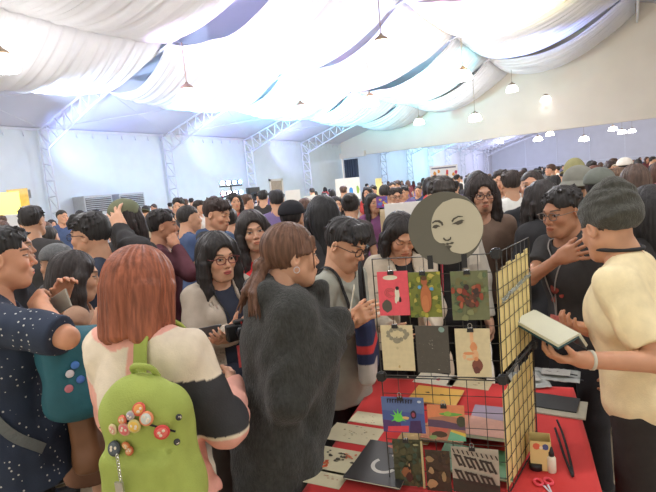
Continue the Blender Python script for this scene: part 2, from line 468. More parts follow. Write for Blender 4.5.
for x, y, lab in ((-3.2, .6, 'unseen pendant lamp added as fill over the photographer'), (-6.8, 3.0, 'unseen pendant lamp added as fill above the visitors at the left'), (1.6, 2.6, 'unseen pendant lamp added as fill above the stallholder'), (-2.6, 6.0, 'unseen pendant lamp added as fill above the rack and the table')):  # extra lamps out of view, added to brighten the foreground people and table
    q_ = PR((x, y, 5.0)); lamp(q_[0], q_[1], q_[2], lab, 130, 2.2)
for px, py, d, lab in LP2: lamp(px, py, d, lab, 0, 1.2, True, r=.34)
# ------------------------------------------------------------------ striped curtain at the pier
b = MB(); b.grid(lambda u, v: (WX+.25+1.05*u, YE-.15+.07*math.sin(u*34), .02+3.42*v), 80, 2)
m_cur = mat('dark_curtain', srgb(70,78,92), .8, var=.5, scale=2.2, stretch=(5,5,.05))
o = b.build('striped_curtain', m_cur, None, True); o.modifiers.new('s', 'SOLIDIFY').thickness = .02
tag(o, 'dark striped curtain bunched at the left end of the wide opening', 'curtain')
# ------------------------------------------------------------------ wash lights
def spot(loc, tgt, col, power, ang=60, size=.1, blend=.6):
    L = bpy.data.lights.new('wash_light', 'SPOT'); L.energy = power; L.color = col; L.spot_size = rad(ang); L.spot_blend = blend; L.shadow_soft_size = size
    o = bpy.data.objects.new('wash_light', L); COL.objects.link(o); o.location = tuple(loc)
    o.rotation_euler = (Vector(tgt)-Vector(tuple(loc))).to_track_quat('-Z', 'Y').to_euler()
def point(loc, col, power, size=.3):
    L = bpy.data.lights.new('hall_light', 'POINT'); L.energy = power; L.color = col; L.shadow_soft_size = size
    o = bpy.data.objects.new('hall_light', L); COL.objects.link(o); o.location = tuple(loc)
BL = (.25,.35,1.); CY = (.2,.95,1.); MG = (1.,.35,.75); YL = (1.,.85,.3); OR = (1.,.55,.35)
# LED washers standing along the hall, aimed up at the swags
spot((-12.2, 13.0, 3.0), (-12, 17.5, 6), CY, 2000, 80); spot((-15.5, 9, 3.0), (-16, 12.5, 5), BL, 500, 100)
spot((-15.5, 15, 3.0), (-15.6, 19, 5.2), BL, 500, 100); spot((-15.5, 3, 3.0), (-16, 6.5, 5), (.5,.6,1.), 380, 100)
spot((-15.5, 21, 3.0), (-15.6, 25, 5.2), (.45,.5,1.), 350, 100)
spot((-9, 17, 3), (-10.6, 18.5, 6), MG, 1500, 40); spot((-8, 12, 3), (-7.5, 13.8, 7), BL, 2200, 60)
spot((-5, 21, 3), (-3.5, 23.5, 8), BL, 4200, 50); spot((-6, 20, 3), (-8, 22.5, 7), CY, 2600, 60)
spot((-3, 16, 3), (-3.2, 18.0, 8), YL, 2400, 60); spot((-6, 15, 3), (-6.5, 17.2, 7), OR, 1900, 45); spot((-11, 9, 3), (-8.5, 12, 6), (.7,.6,1.), 960, 60)
spot((-4.6, 13, 3), (-4.3, 15, 8), MG, 1200, 35)
spot((-13, 6, 2.8), (-12.6, 10.5, 5.5), (.55,.7,1.), 1500, 70); spot((-9.5, 7.5, 2.8), (-8.6, 10.5, 6.5), (.75,.6,1.), 1500, 60); spot((-12, 10, 2.8), (-11.6, 13.8, 5.5), CY, 1300, 60)
spot((-13, 11, 2.8), (-12.6, 15, 5.2), BL, 2200, 60); spot((-10, 16, 3), (-9.2, 19.0, 6.2), MG, 1500, 45); spot((-11.5, 18, 3), (-11.6, 22, 5.4), CY, 2000, 60)
# second hall
point((-12, 38, 4.2), (.3,.6,1.), 500); point((-12, 52, 4.2), (.55,.65,1.), 650); point((-12.5, 64, 4.2), (.6,.65,1.), 650)
point((-3, 45, 4.5), (.95,.9,.85), 600); point((0, 60, 5), (.9,.85,.9), 900); point((4, 38, 4.5), (.95,.9,.85), 450)
point((-14, 45, 3.6), (.3,.9,1.), 300)
# ------------------------------------------------------------------ world + camera
w = bpy.data.worlds.new('World'); SC.world = w; w.use_nodes = True
w.node_tree.nodes['Background'].inputs[0].default_value = (1.0, .94, .86, 1); w.node_tree.nodes['Background'].inputs[1].default_value = .8
cam = bpy.data.cameras.new('Camera'); co = bpy.data.objects.new('Camera', cam); COL.objects.link(co)
cam.sensor_width = 36; cam.lens = FL/656*36; cam.clip_end = 300
M = Matrix((tuple(Rv), tuple(Uv), tuple(-Fv))).transposed().to_4x4(); M.translation = Vector((0, 0, CZ))
co.matrix_world = M; SC.camera = co
SC.view_settings.view_transform = 'Standard'; SC.view_settings.look = 'None'; SC.view_settings.gamma = 1; SC.view_settings.exposure = 0.45
SC.view_settings.use_curve_mapping = False
# ================================================================== PEOPLE
m_skin = mat('skin', rough=.55, var=.05, scale=30, attr=True, sub=.12, spec=.3)
m_hair = mat('hair', rough=.5, var=.35, scale=70, attr=True, bump=.35, bscale=160, stretch=(1,1,.12), spec=.22)
m_cloth = mat('cloth', rough=.85, var=.07, scale=25, attr=True, bump=.15, bscale=220, spec=.2)
m_knit = mat('knit', rough=.95, var=.22, scale=90, attr=True, bump=.6, bscale=170, spec=.1, stretch=(1,1,.5), sheen=.15)
m_shoe = mat('shoe', rough=.6, var=.1, attr=True)
m_blackp = mat('black_plastic', srgb(38,38,38), .4, var=.1)
m_glassf = mat('spectacle_frame', srgb(30,26,26), .3, var=.05)
m_white = mat('eye_white', srgb(220,215,205), .25, var=.02)
SKIN = srgb(186,138,108)
def nrm(v): v = np.array(v, float); return v/(np.linalg.norm(v)+1e-9)
def ik(S, T, l1, l2, hint):
    S, T = np.array(S, float), np.array(T, float); D = T-S; d = np.linalg.norm(D)
    if d > (l1+l2)*.995: T = S+D/d*(l1+l2)*.995; D = T-S; d = np.linalg.norm(D)
    a = (l1*l1-l2*l2+d*d)/(2*d); h = math.sqrt(max(l1*l1-a*a, 0)); u = D/d
    hn = np.array(hint, float); hn = hn-u*(hn@u); hn = nrm(hn)
    return S+u*a+hn*h, T
def hand_ops(wr, dr, palm, side, curl=.5, s=1., thumb=.6, spread=.09, curls=None):
    """open/closing hand: dr = wrist->knuckles, palm = palm normal (faces what is held), side = +1/-1 where the thumb leaves"""
    dr = nrm(dr); palm = np.array(palm, float); palm = nrm(palm-dr*(palm@dr)); sd = np.cross(dr, palm)*side
    B = np.stack([sd, dr, palm], 1)
    P = lambda x, y, z: np.array(wr, float)+s*(sd*x+dr*y+palm*z)
    ops = [cap(P(0,-.02,0), P(0,.02,0), .025*s, .026*s, .02),
           rbox(P(0,.048,0), A(.039,.042,.0135)*s, .013*s, B, .02),
           cap(P(.022,.015,.006), P(.036,.05,.012), .017*s, .014*s, .02)]
    L = [.040,.045,.041,.031]; X = [.029,.0095,-.010,-.028]
    for i in range(4):
        c = curl if curls is None else curls[i]
        a = 0; p = P(X[i], .086-.004*abs(i-1.3), 0)
        q0 = P(X[i]*.8, .04, 0); ops.append(cap(q0, p, .009*s, .0098*s, .01))
        fan = spread*(1.3-i)
        for j, (l, r) in enumerate(((L[i], .0092), (L[i]*.62, .0084), (L[i]*.5, .0074))):
            a += c*(.75 if j == 0 else 1.05)*1.15
            d = (dr*math.cos(a)+palm*math.sin(a)); d = nrm(d+sd*fan*math.cos(a))
            n = p+d*l*s; ops.append(cap(p, n, r*s*(1.03), r*s*.94, .004)); p = n
    p = P(.036,.045,.010); a = thumb
    for l, r in ((.034,.0108),(.027,.0095)):
        d = nrm(dr*math.cos(.55)+sd*math.sin(.8)*(1-.45*a)+palm*a*.9); n = p+d*l*s; ops.append(cap(p, n, r*s, r*s*.92, .008)); p = n; a += .35
    return ops
def head_ops(w=1., fem=False, jaw=1., nose=1.):
    o = [ell((0,-.014,.028), (.074*w,.095,.086)),
         ell((0,.026,-.038), (.058*w,.060,.078), k=.035),
         cap((-.016*jaw,.060,-.096), (.016*jaw,.060,-.096), .019 if fem else .022, k=.03),
         cap((.046*w*jaw,.004,-.055), (.022*jaw,.05,-.09), .02, k=.03), cap((-.046*w*jaw,.004,-.055), (-.022*jaw,.05,-.09), .02, k=.03),
         ell((.036,.062,-.030), (.022,.020,.02), k=.022), ell((-.036,.062,-.030), (.022,.020,.02), k=.022),
         cap((-.026,.081,.020), (.026,.081,.020), .010, k=.02),
         ell((.031,.101,.0), (.019,.020,.013), k=.012, mode='s'), ell((-.031,.101,.0), (.019,.020,.013), k=.012, mode='s'),
         ell((.031,.074,-.001), (.0145,.0125,.0105), k=.004), ell((-.031,.074,-.001), (.0145,.0125,.0105), k=.004),
         cap((0,.084,.004), (0,.103*nose,-.032), .0065, .0100, .011),
         ell((.0115,.092,-.037), (.0078,.0095,.0068), k=.007), ell((-.0115,.092,-.037), (.0078,.0095,.0068), k=.007),
         ell((0,.082,-.066), (.028,.014,.020), k=.015),
         ell((0,.0925,-.0605), (.021,.0085,.0052), k=.004), ell((0,.0915,-.0705), (.018,.009,.0062), k=.004),
         cap((-.020,.101,-.0655), (.020,.101,-.0655), .0016, k=.004, mode='s')]
    for sx in (1, -1):
        o.append(ell((sx*.076*w,-.012,-.008), (.008,.018,.030), Rx(-.2)@Rz(sx*-.35), .008))
        o.append(ell((sx*.083*w,-.006,-.004), (.005,.009,.017), Rx(-.2)@Rz(sx*-.35), .005, 's'))
    return o
def face_color(V, skin, lips, hairc, eyes='open', brow=1., beard=0, smile=0):
    x, y, z = V[:,0], V[:,1], V[:,2]; C = np.tile(np.array(skin), (len(V), 1)); fr = sst(.03, .055, y)
    n = noise(V, 40.)*.5; C *= (1+.05*n)[:,None]; ax = np.abs(x)
    wch = np.exp(-(((ax-.04)/.02)**2+((z+.03)/.018)**2))*fr; C = mixc(C, np.array(skin)*A(1.08,.84,.80), wch*.55)
    C = mixc(C, np.array(skin)*A(1.03,.82,.78), np.exp(-(((x)/.012)**2+((z+.035)/.012)**2))*fr*.5)
    u = (ax-.031); zc = z+.001-.10*np.clip(u, -.02, .02)
    if eyes == 'open':
        e = (u/.0138)**2+(zc/.0044)**2
        C = mixc(C, srgb(196,186,176), sst(1.25, .8, e)*fr)
        C = mixc(C, srgb(34,22,18), sst(.0070**2, .0054**2, u*u+zc*zc)*sst(1.4, 1.0, e)*fr)
        C = mixc(C, srgb(40,28,24), sst(.0026, .0010, np.abs(zc-.0052*np.sqrt(np.clip(1-(u/.017)**2, 0, 1))))*(np.abs(u) < .0165)*fr)
        C = mixc(C, np.array(skin)*.6, .5*sst(.002, .0008, np.abs(zc+.0052*np.sqrt(np.clip(1-(u/.016)**2, 0, 1))))*(np.abs(u) < .014)*fr)
    else:
        C = mixc(C, srgb(38,26,22), sst(.0030, .0012, np.abs(zc+.0045*np.sqrt(np.clip(1-(u/.017)**2, 0, 1))))*(np.abs(u) < .0165)*fr)
    bz = .0205+.0045*(1-((ax-.034)/.02)**2)
    C = mixc(C, np.array(hairc)*.8, brow*.85*sst(.0048, .0022, np.abs(z-bz))*sst(.020, .015, np.abs(ax-.032))*fr)
    le = ((x)/.0225)**2+((z+.0655-smile*4*x*x)/.0105)**2
    C = mixc(C, lips, sst(1.2, .75, le)*fr*(y > .07))
    C = mixc(C, np.array(lips)*.35, sst(.0020, .0009, np.abs(z+.0655-smile*4*x*x))*(ax < .021)*fr*(y > .07))
    C = mixc(C, np.array(skin)*.35, sst(.0045, .0025, np.sqrt((ax-.0065)**2+(z+.0435)**2))*(y > .085)*.8)
    if beard:
        m = np.exp(-(((x)/.018)**2+((z+.098)/.014)**2))+np.exp(-((ax/.024)**2+((z+.053)/.0045)**2))*.8
        C = mixc(C, hairc, np.clip(m, 0, 1)*beard*fr)
    return C
def strands(fr=16, amp=.0028, zf=7.):
    def f(P):
        th = np.arctan2(P[:,0], -P[:,1]+.0); r = np.sqrt(P[:,0]**2+P[:,1]**2)
        Q = np.stack([np.cos(th)*fr*.5, np.sin(th)*fr*.5, P[:,2]*zf+r*4], 1)
        Q2 = np.stack([np.cos(th)*fr*1.3, np.sin(th)*fr*1.3, P[:,2]*zf*1.3+r*6], 1)
        return amp*(noise(Q)+.7*noise(Q2))
    return f
def hair_color(c, V, hi=1.5):
    th = np.arctan2(V[:,0], -V[:,1]); Q = np.stack([np.cos(th)*16, np.sin(th)*16, V[:,2]*9], 1)
    n = noise(Q)*.5+noise(Q*2.2)*.5; C = np.tile(np.array(c), (len(V), 1))
    return C*(1+(hi-1)*n)[:,None]+.016
def hair_ops(style, L=.3, fringe=0, vol=1.):
    cut_face = ell((0,.118,-.034), (.066,.075,.098), k=.012, mode='s')
    o = [ell((0,-.016,.030), (.084*vol,.104*vol,.096*vol))]
    if style == 'short':
        o = [ell((0,-.018,.030), (.0795,.101,.091)), ell((0,-.014,.066), (.076*vol,.082,.050*vol), k=.03)]
        o += [ell((0,.122,-.030), (.076,.080,.108), k=.012, mode='s'), cut((0,.42,-1), .050), rbox((0,.055,-.045), (.2,.060,.070), .02, Rx(rad(-8)), .012, 's')]
        if fringe:
            for i, x in enumerate(np.linspace(-.060, .060, 15)):
                j = random.uniform(-.009, .009)
                o.append(cap((x*.75+j,.058,.102), (x*.9+j,.090-.25*abs(x),.070), .012, .010, .012)); o.append(cap((x*.9+j,.090-.25*abs(x),.070), (x*1.08+j*1.8,.096-.35*abs(x),.046-fringe*.045+j), .010, .003, .008))
        for i in range(46):
            a = random.uniform(-2.6, 2.6); h = random.uniform(.045, .112); rr = math.sqrt(max(0, 1-((h-.03)/.1)**2))
            p = A(math.sin(a)*.080*rr*vol, -.010+math.cos(a)*.094*rr*vol, h)
            if p[1] > .05 and p[2] < .075: continue
            d = nrm(A(math.sin(a)*.6+random.uniform(-.7,.7), math.cos(a)*.6+.3, random.uniform(-.5,.5)))
            o.append(cap(p-d*.012, p+d*.022, .012, .003, .010))
    elif style == 'crop':
        o = [ell((0,-.016,.030), (.079,.100,.091)), ell((0,.122,-.030), (.076,.080,.108), k=.012, mode='s'), cut((0,.35,-1), .045), rbox((0,.07,-.035), (.2,.075,.072), .02, None, .012, 's')]
    elif style in ('long', 'curly'):
        wv = .016 if style == 'curly' else .005
        o += [ell((0,.118,-.030), (.073,.080,.102), k=.012, mode='s')]
        o.append(ell((0,-.052,-.03), (.088*vol,.062,.12), k=.04))
        o.append(cap((0,-.060,-.05), (0,-.080,-L), .066*vol, .050*vol, .04))
        for sx in (1, -1):
            p = [A(sx*.066,.036,.062), A(sx*.086,.016,.0), A(sx*.088,.014,-.08), A(sx*.086,.024,-.16), A(sx*.082,.040,-L)]
            for i in range(len(p)-1): o.append(cap(p[i], p[i+1], (.018,.022,.027,.028)[i]*vol, (.022,.027,.028,.016)[i]*vol, .03))
            for q in range(7):
                x = sx*(.076+.026*random.random()); y = random.uniform(-.05, .055); 
                pts = [A(x, y, -.02)]
                for t in range(1, 5): pts.append(A(x+random.uniform(-wv, wv)+sx*.003*t, y+random.uniform(-wv, wv)+.004*t, -.02-(L-.0)*t/4*random.uniform(.9,1.05)))
                for i in range(4): o.append(cap(pts[i], pts[i+1], .016-.003*i, .013-.003*i, .012))
        o.append(cap((0,.05,.128), (0,-.03,.133), .0035, k=.012, mode='s'))
    elif style == 'bob':
        o = [ell((0,-.012,.032), (.092,.108,.098)), ell((0,-.022,-.035), (.099,.096,.122), k=.05), cap((-.052,-.03,-.1), (.052,-.03,-.1), .052, k=.04)]
        o += [ell((0,.125,-.045), (.070,.095,.11), k=.012, mode='s'), cut((0,.12,-1), .138, .02)]
        for i in range(46):
            a = random.uniform(-2.5, 2.5)+PI; R_ = random.uniform(.98,1.03)
            x0 = math.sin(a)*.094*R_; y0 = -.02+math.cos(a)*.088*R_
            o.append(cap((x0*.98,y0*.98,.0), (x0*.97,y0*.92,-.134-random.uniform(0,.016)), .008, .010, .024))
    elif style == 'ponytail':
        o += [ell((0,.122,-.030), (.074,.080,.106), k=.012, mode='s'), cut((0,.55,-1), .058), rbox((0,.050,-.055), (.2,.055,.070), .02, Rx(rad(-12)), .012, 's')]
        o.append(ell((0,-.118,-.035), (.034,.030,.034), k=.012))
        for i in range(34):
            x = random.uniform(-.055,.055); y = random.uniform(-.035,.035); m_ = A(x*1.3, -.150+y, -.12)
            o.append(cap((x*.3,-.122,-.04), m_, .012, .012, .008)); o.append(cap(m_, (x*1.9+random.uniform(-.03,.03),-.145+y*2.2,-.20+random.uniform(-.04,.04)), .012, .003, .008))
        for sx in (1,-1):
            for q in range(5): o.append(cap((sx*.060,.060,.064-.008*q), (sx*.078,.0+.01*q,.012), .009, .007, .010))
            o.append(cap((sx*.070,.058,.03), (sx*.072,.062,-.045), .0035, .0018, .004))
    elif style == 'bun':
        o += [cut_face, cut((0,.5,-1), .055), ell((0,-.105,.07), (.045,.042,.042), k=.012)]
    return o
def build_person(S):
    """S: dict of pose and dress. Local frame: facing +Y, right hand at +X, feet on z=0."""
    random.seed(sum(ord(c)*(i+1) for i, c in enumerate(S['label'])))
    g = S.get; H = S['H']; s = H/1.66; res = g('res', .007); hres = g('hres', .0032)
    wd = g('wd', 1.)*(.5+.5*s); dp = g('dp', 1.)
    root = empty(g('name', 'person'), S['loc'], S['rz'])
    tag(root, S['label'], 'person', g('group'))
    skin = np.array(g('skin', SKIN))*A(1.10,1.16,1.20)+.01; fem = g('fem', True)
    lean = rad(g('lean', 0)); tw = rad(g('twist', 0))
    hip = A(0, 0, .52*H)
    RL = Rz(-tw)@Rx(-lean)                                # upper body frame about the hips
    B = lambda x, y, z: hip+RL@(A(x*wd, y*dp, z*H)-A(0, 0, .52*H))
    hc = B(0, .030, .0)*0 + (hip+RL@(A(0, .028, H-.118)-A(0,0,.52*H)))
    HS = g('hs', 1.)
    RH = Rz(-rad(g('hyaw', 0))-tw)@Rx(-rad(g('hpitch', 0)))@Ry(rad(g('htilt', 0)))
    hc = hc + A(0,0,0)
    sh = .150 if not fem else .130
    SL, SR = B(-sh, -.008, .805), B(sh, -.008, .805)
    l1, l2 = .172*H, .150*H
    arms = {}
    for nm, sx, S0 in (('L', -1, SL), ('R', 1, SR)):
        T = g('h'+nm); 
        if T is None: T = (sx*.24, .06, .47*H)
        T = A(*T); hint = g('e'+nm, (sx*.6, -1, -.2))
        E_, T = ik(S0, T, l1, l2, hint); arms[nm] = (S0, E_, T, nrm(T-E_))
    # ---- body
    def torso(e, hips=True):
        G = e*1.0
        o = [ell(B(0,-.005,.52), A(.160*wd,.108*dp,.10)*1+e, RL, .05), ell(B(0,0,.60), A((.128 if fem else .140)*wd,.095*dp,.12)+e, RL, .06),
             ell(B(0,.0,.72), A((.142 if fem else .160)*wd,.108*dp,.15)+e, RL, .06),
             cap(SL, SR, .044+e*.7, k=.06), cap(B(-.075,-.012,.825), B(.075,-.012,.825), .036+e*.6, k=.05), cap(B(0,-.012,.80), B(0,-.006,.87), .058+e*.4, .048+e*.2, .05)]
        if fem and not g('flat'):
            o += [ell(B(.065,.075,.735), A(.055,.05,.055)+e*.7, RL, .04), ell(B(-.065,.075,.735), A(.055,.05,.055)+e*.7, RL, .04)]
        return o
    aw = g('armw', 1.)
    def arm(nm, e0, e1, t=2.0, flat=True):                # sleeve until t (1 = elbow, 2 = wrist)
        S0, E_, T, d = arms[nm]; r = A(.044,.038,.036,.027)*aw*(.6+.4*s)
        o = [cap(S0, E_, r[0]+e0, r[1]+e0, .03)]
        if t > 1: o.append(cap(E_, T, r[2]+(e0+e1)/2*1., r[3]+e1, .03))
        if t < 1: u = nrm(E_-S0); o.append(cut(u, u@(S0+(E_-S0)*t), .006))
        elif t < 2: u = nrm(T-E_); o = [o[0], grp([o[1], cut(u, u@(E_+(T-E_)*(t-1)), .006)], .03)]
        else: u = nrm(T-E_); o = [o[0], grp([o[1], cut(u, u@(T-u*.012), .006)], .03)]
        return o
    stance = g('stance', .095); fo = g('feet', ((-stance, .0), (stance, .0)))
    legs = []
    for sx, (fx, fy) in zip((-1, 1), fo):
        hp = A(sx*.085*wd, 0, .50*H); an = A(fx, fy-.02, .075); kn = (hp+an)/2+A(0, .025, .0)
        legs.append((hp, kn, an, A(fx+sx*.018, fy+.12, .03)))
    bops = torso(0)
    for hp, kn, an, tt in legs:
        bops += [cap(hp, kn, .082*wd, .052, .04), cap(kn, an, .050, .034, .03), cap(an+A(0,-.015,-.035), tt, .036, .028, .03)]
    for nm, sx in (('L', -1), ('R', 1)):
        S0, E_, T, d = arms[nm]; r = A(.040,.035,.034,.024)*aw*(.6+.4*s)
        bops += [cap(S0, E_, r[0], r[1], .02), cap(E_, T, r[2], r[3], .02)]
        hd = g('hd'+nm, tuple(d)); pm = g('pm'+nm, (-sx, .2, 0)); 
        bops.append(grp(hand_ops(T, hd, pm, g('ts'+nm, 1 if nm == 'R' else -1), g('curl'+nm, .45), g('handw', .95)*(.6+.4*s)*(1.0 if not fem else .93), g('thumb', .5), g('spread', .09), g('curls'+nm)), .015))
    hf = head_ops(g('hw', 1.), fem, g('jaw', .92 if fem else 1.05), g('nose', 1.))
    Hs = HS
    hg = grp([(*q,) for q in hf], .02, 'u', RH*Hs, hc)
    # scaled frame: evaluate distances in head units
    def nk(e=0): return cap(hc+RH@A(0,-.030,-.055), B(0,-.018,.83), (.047 if fem else .055)+e, (.056 if fem else .066)+e, .03)
    bops.append(nk())
    V1, F1 = sdf_raw(bops, res)
    hops = [grp(hf, .02, 'u', RH, hc), nk()]
    V2, F2 = sdf_raw(hops, hres, lo=(-9,-9,hc[2]-.165), hi=(9,9,9))
    nV = len(V1)
    hv = (V2-hc)@RH
    lips = g('lips', skin*A(.92,.60,.58)); hairc = np.array(g('hair', srgb(38,32,30)))
    C2 = face_color(hv, skin, lips, hairc, g('eyes', 'open'), g('brow', 1.), g('beard', 0), g('smile', 0))
    C1 = np.tile(skin, (nV, 1))*(1+.04*noise(V1, 30.))[:,None]
    # nails / knuckles tint
    for nm in 'LR':
        T = arms[nm][2]; m = np.exp(-(np.linalg.norm(V1-T, axis=1)/.1)**2); C1 = mixc(C1, skin*A(1.0,.9,.86), m*.4)
    tights = g('tights')
    if tights is not None:
        C1[V1[:,2] < .45*H] = tights
    body = link('body', to_mesh('body', np.concatenate([V1, V2]), np.concatenate([F1, F2+nV]), np.concatenate([C1, C2])), m_skin, root)
    # ---- hair
    hst = g('hstyle', 'short')
    if hst:
        ho = hair_ops(hst, g('hlen', .3), g('fringe', 0), g('hvol', 1.)) + g('hair_extra', [])
        V, F = sdf_raw([grp(ho, .01)] if False else ho, g('hairres', max(hres, .0036)), strands(g('sfreq', 16), g('samp', .0028)))
        Ch = hair_color(hairc, V, g('hhi', 1.45))
        if g('hcolf'): Ch = g('hcolf')(V, Ch)
        link('hair', to_mesh('hair', V@RH.T+hc, F, Ch), m_hair, root)
    # ---- clothes
    fold_a = g('fold', .007)
    def folds(P):
        return fold_a*(noise(P, (9,9,5))+.55*noise(P@Ry(.6), (22,22,9)))
    topk = g('top', 'tee'); e = g('ease', .014); tc = np.array(g('topc', srgb(60,60,62)))
    tcf = g('topf') or (lambda V: np.tile(tc, (len(V), 1))*(1+.05*noise(V, 12.))[:,None])
    hem = g('hem', .49)*H
    T_ = {'tee': .62, 'long': 2., 'half': 1.0-.001, 'rolled': 1.4, 'none': .12}.get(topk, 2.)
    T_ = g('sleeve', T_)
    to = torso(e)
    if hem < .46*H: to += [cap(B(0,0,.50), A(0,0,hem), .155*wd+e, .165*wd+e+g('flare', .0), .05)]
    if hem < .52*H or not lean: to += [cut((0,0,-1), -hem)]
    to += g('top_extra', lambda arms, B: [])(arms, B)
    for nm in 'LR': to.append(grp(arm(nm, e, g('cuff', e*.7), T_), g('armk', .035)))
    if g('hood'):
        to += [grp([cap(B(-.07,-.075,.845), B(.07,-.075,.845), .045, k=.03), cap(B(-.07,-.075,.845), B(-.085,.02,.83), .035, .02, .03), cap(B(.07,-.075,.845), B(.085,.02,.83), .035, .02, .03)], .03)]
    nr = g('neck', .070)
    to += [cap(B(0,.01,.835), hc+A(0,0,.0), nr-.004, nr+.01, .006, 's')]
    nd = g('neckdrop', .0)
    if nd: to += [ell(B(0,.07,.85), A(.055,.09,nd), None, .008, 's')]
    clops = list(to)
    if g('open'):       # open front: wedge removed to show the layer beneath
        ow = g('open')
        to += [rbox(B(0,.20,.66), A(ow,.17,.40*H), .01, RL, .01, 's')]
        to += [grp([q for q in torso(e*.25)]+[cut((0,0,-1), -.2)], .0, 's')]
    top = sdf_obj(g('topname', 'shirt'), to, res, g('topm', m_cloth), root, folds, lambda V: tcf(V)+.014)
    if g('open') or g('inner') is not None:
        it = torso(e*.35)+[cut((0,0,-1), -(.50*H)), cap(B(0,.01,.84), hc, nr-.006, nr, .006, 's')]
        inn = sdf_obj('undershirt', it, res, m_cloth, root, lambda P: folds(P)*.4, lambda V: np.tile(np.array(g('inner', srgb(40,44,58)))+.014, (len(V), 1)))
    bk = g('bottom', 'trousers'); bc = np.array(g('botc', srgb(40,40,44)))
    bf = lambda V: np.tile(bc+.010, (len(V), 1))*(1+.07*noise(V, 10.))[:,None]
    eb = .010
    if bk:
        lo = [ell(A(0,-.005,.51*H), A(.162*wd,.112,.10)+eb, None, .04)]
        lg = {'trousers': 1.97, 'shorts': .75, 'skirt': 0}[bk] if bk != 'skirt' else 0
        if bk == 'skirt': lo += [cap((0,0,.53*H), (0,0,g('skl', .30)*H+.0), .14*wd+eb, .17*wd+eb, .05), cut((0,0,-1), -g('skl', .30)*H)]
        else:
            for hp, kn, an, tt in legs:
                q = [cap(hp, kn, .086*wd+eb, .060+eb, .03)]
                if lg > 1: q += [cap(kn, an, .060+eb, .046+eb, .03), cut((0,0,-1), -.07)]
                else: q += [cut((0,0,-1), -(.50*H-(.50*H-.28*H)*lg))]
                lo.append(grp(q, .03))
        lo.append(cut((0,0,1), .585*H))
        sdf_obj({'trousers': 'trousers', 'shorts': 'shorts', 'skirt': 'skirt'}[bk], lo, res*1.15, m_cloth, root, lambda P: .005*noise(P, (10,10,5)), bf)
    sc = np.array(g('shoec', srgb(45,45,48)))
    for hp, kn, an, tt in legs:
        so = [cap(an*A(1,1,0)+A(0,-.035,.045), tt+A(0,.01,.012), .045, .038, .03), cap(an+A(0,0,-.03), an+A(0,0,.01), .045, k=.03), cut((0,0,-1), -.004)]
        sdf_obj('shoe', so, res*1.2, m_shoe, root, None, lambda V: np.where((V[:,2] < .022)[:,None], np.array(g('solec', srgb(190,190,186))), sc))
    # ---- spectacles
    if g('glasses'):
        b = MB(); fr = .0022; rw, rhh = g('gsize', (.0215,.0165))
        for sx in (1, -1):
            pts = []
            for i in range(22):
                a = 2*PI*i/22; c_, s_ = math.cos(a), math.sin(a); ex = .72
                pts.append(A(sx*.0315+rw*abs(c_)**ex*np.sign(c_), .099-.10*abs(sx*.0315+rw*c_)*.35, -.003+rhh*abs(s_)**ex*np.sign(s_)))
            b.tube(pts, fr, 6, closed=True)
            b.tube([(sx*(.0315+rw),.094,.004), (sx*.077,.085,.004), (sx*.082,.01,.004), (sx*.080,-.02,-.006)], .0018, 6)
        b.tube([(-.010,.100,.001),(0,.104,.003),(.010,.100,.001)], fr, 6)
        o = b.build('glasses', g('glassm', m_glassf), root, True); o.matrix_local = Matrix.Translation(Vector(hc))@Matrix(RH.tolist()).to_4x4()
    return dict(root=root, arms=arms, B=B, hc=hc, RH=RH, ops=clops, H=H, RL=RL, wd=wd, legs=legs)
def person_at(px, py, d, phi, label, **S):
    """px,py: where the head centre stands in the photo, d: distance along the view, phi: facing (0 away, 90 to the right, 180 towards the camera)"""
    p = W(px, py, d); H = p[2]+.118*1.0; S.setdefault('lean', 0)
    rz = YAW-rad(phi)
    lean = rad(S['lean']); tw = rad(S.get('twist', 0))
    H0 = H
    if lean: H = (p[2]-0)/1.0+.118; L = H*.48-.118; H = H+L*(1-math.cos(lean))
    off = Rz(-tw)@Rx(-lean)@A(0, .028, .48*H-.118)
    off = Rz(rz)@off
    S.update(H=H, loc=(p[0]-off[0], p[1]-off[1], 0), rz=rz, label=label)
    S['_w2l'] = None
    return build_person(S)
def person_frame(px, py, d, phi, lean=0, twist=0):
    p = W(px, py, d); rz = YAW-rad(phi); H = p[2]+.118; L = H*.48-.118
    if lean: H += L*(1-math.cos(rad(lean)))
    off = Rz(rz)@(Rz(-rad(twist))@Rx(-rad(lean))@A(0, .028, .48*H-.118)); o = A(p[0]-off[0], p[1]-off[1], 0)
    return lambda q: Rz(rz).T@(np.array(q, float)-o)      # world -> local
# ================================================================== THE PEOPLE NEAREST THE TABLE
BLK = srgb(40,38,37); DK = srgb(34,30,29)
def flat(c): return lambda V: np.tile(np.array(c), (len(V), 1))*(1+.05*noise(V, 12.))[:,None]
people = []
def cast(px, py, d, phi, label, hands=None, **S):
    fr = person_frame(px, py, d, phi, S.get('lean', 0), S.get('twist', 0))
    for k, v in (hands or {}).items(): S[k] = tuple(fr(W(*v)))
    r = person_at(px, py, d, phi, label, **S); r['fr'] = fr
    people.append((r['root'].location.x, r['root'].location.y)); return r
def tubes(name, r, paths, rad_, m, world=False):
    b = MB()
    for p in paths: b.tube(spline(p, 6), rad_, 6)
    return b.build(name, m, r['root'], True)
m_green = mat('green_canvas', srgb(158,172,84), .85, var=.08, scale=20, bump=.25, bscale=260)
m_teal = mat('teal_nylon', srgb(32,92,104), .6, var=.15, scale=9, bump=.2, bscale=30)
m_strapg = mat('grey_webbing', srgb(105,110,108), .8, var=.1, bump=.2, bscale=200)
m_strapk = mat('black_webbing', srgb(36,36,38), .7, var=.1)
m_brown = mat('brown_leather', srgb(118,82,56), .5, var=.15, scale=10)
m_red = mat('red_card', srgb(205,60,58), .6, var=.05)
m_paper = mat('paper', srgb(225,215,190), .8, var=.04)
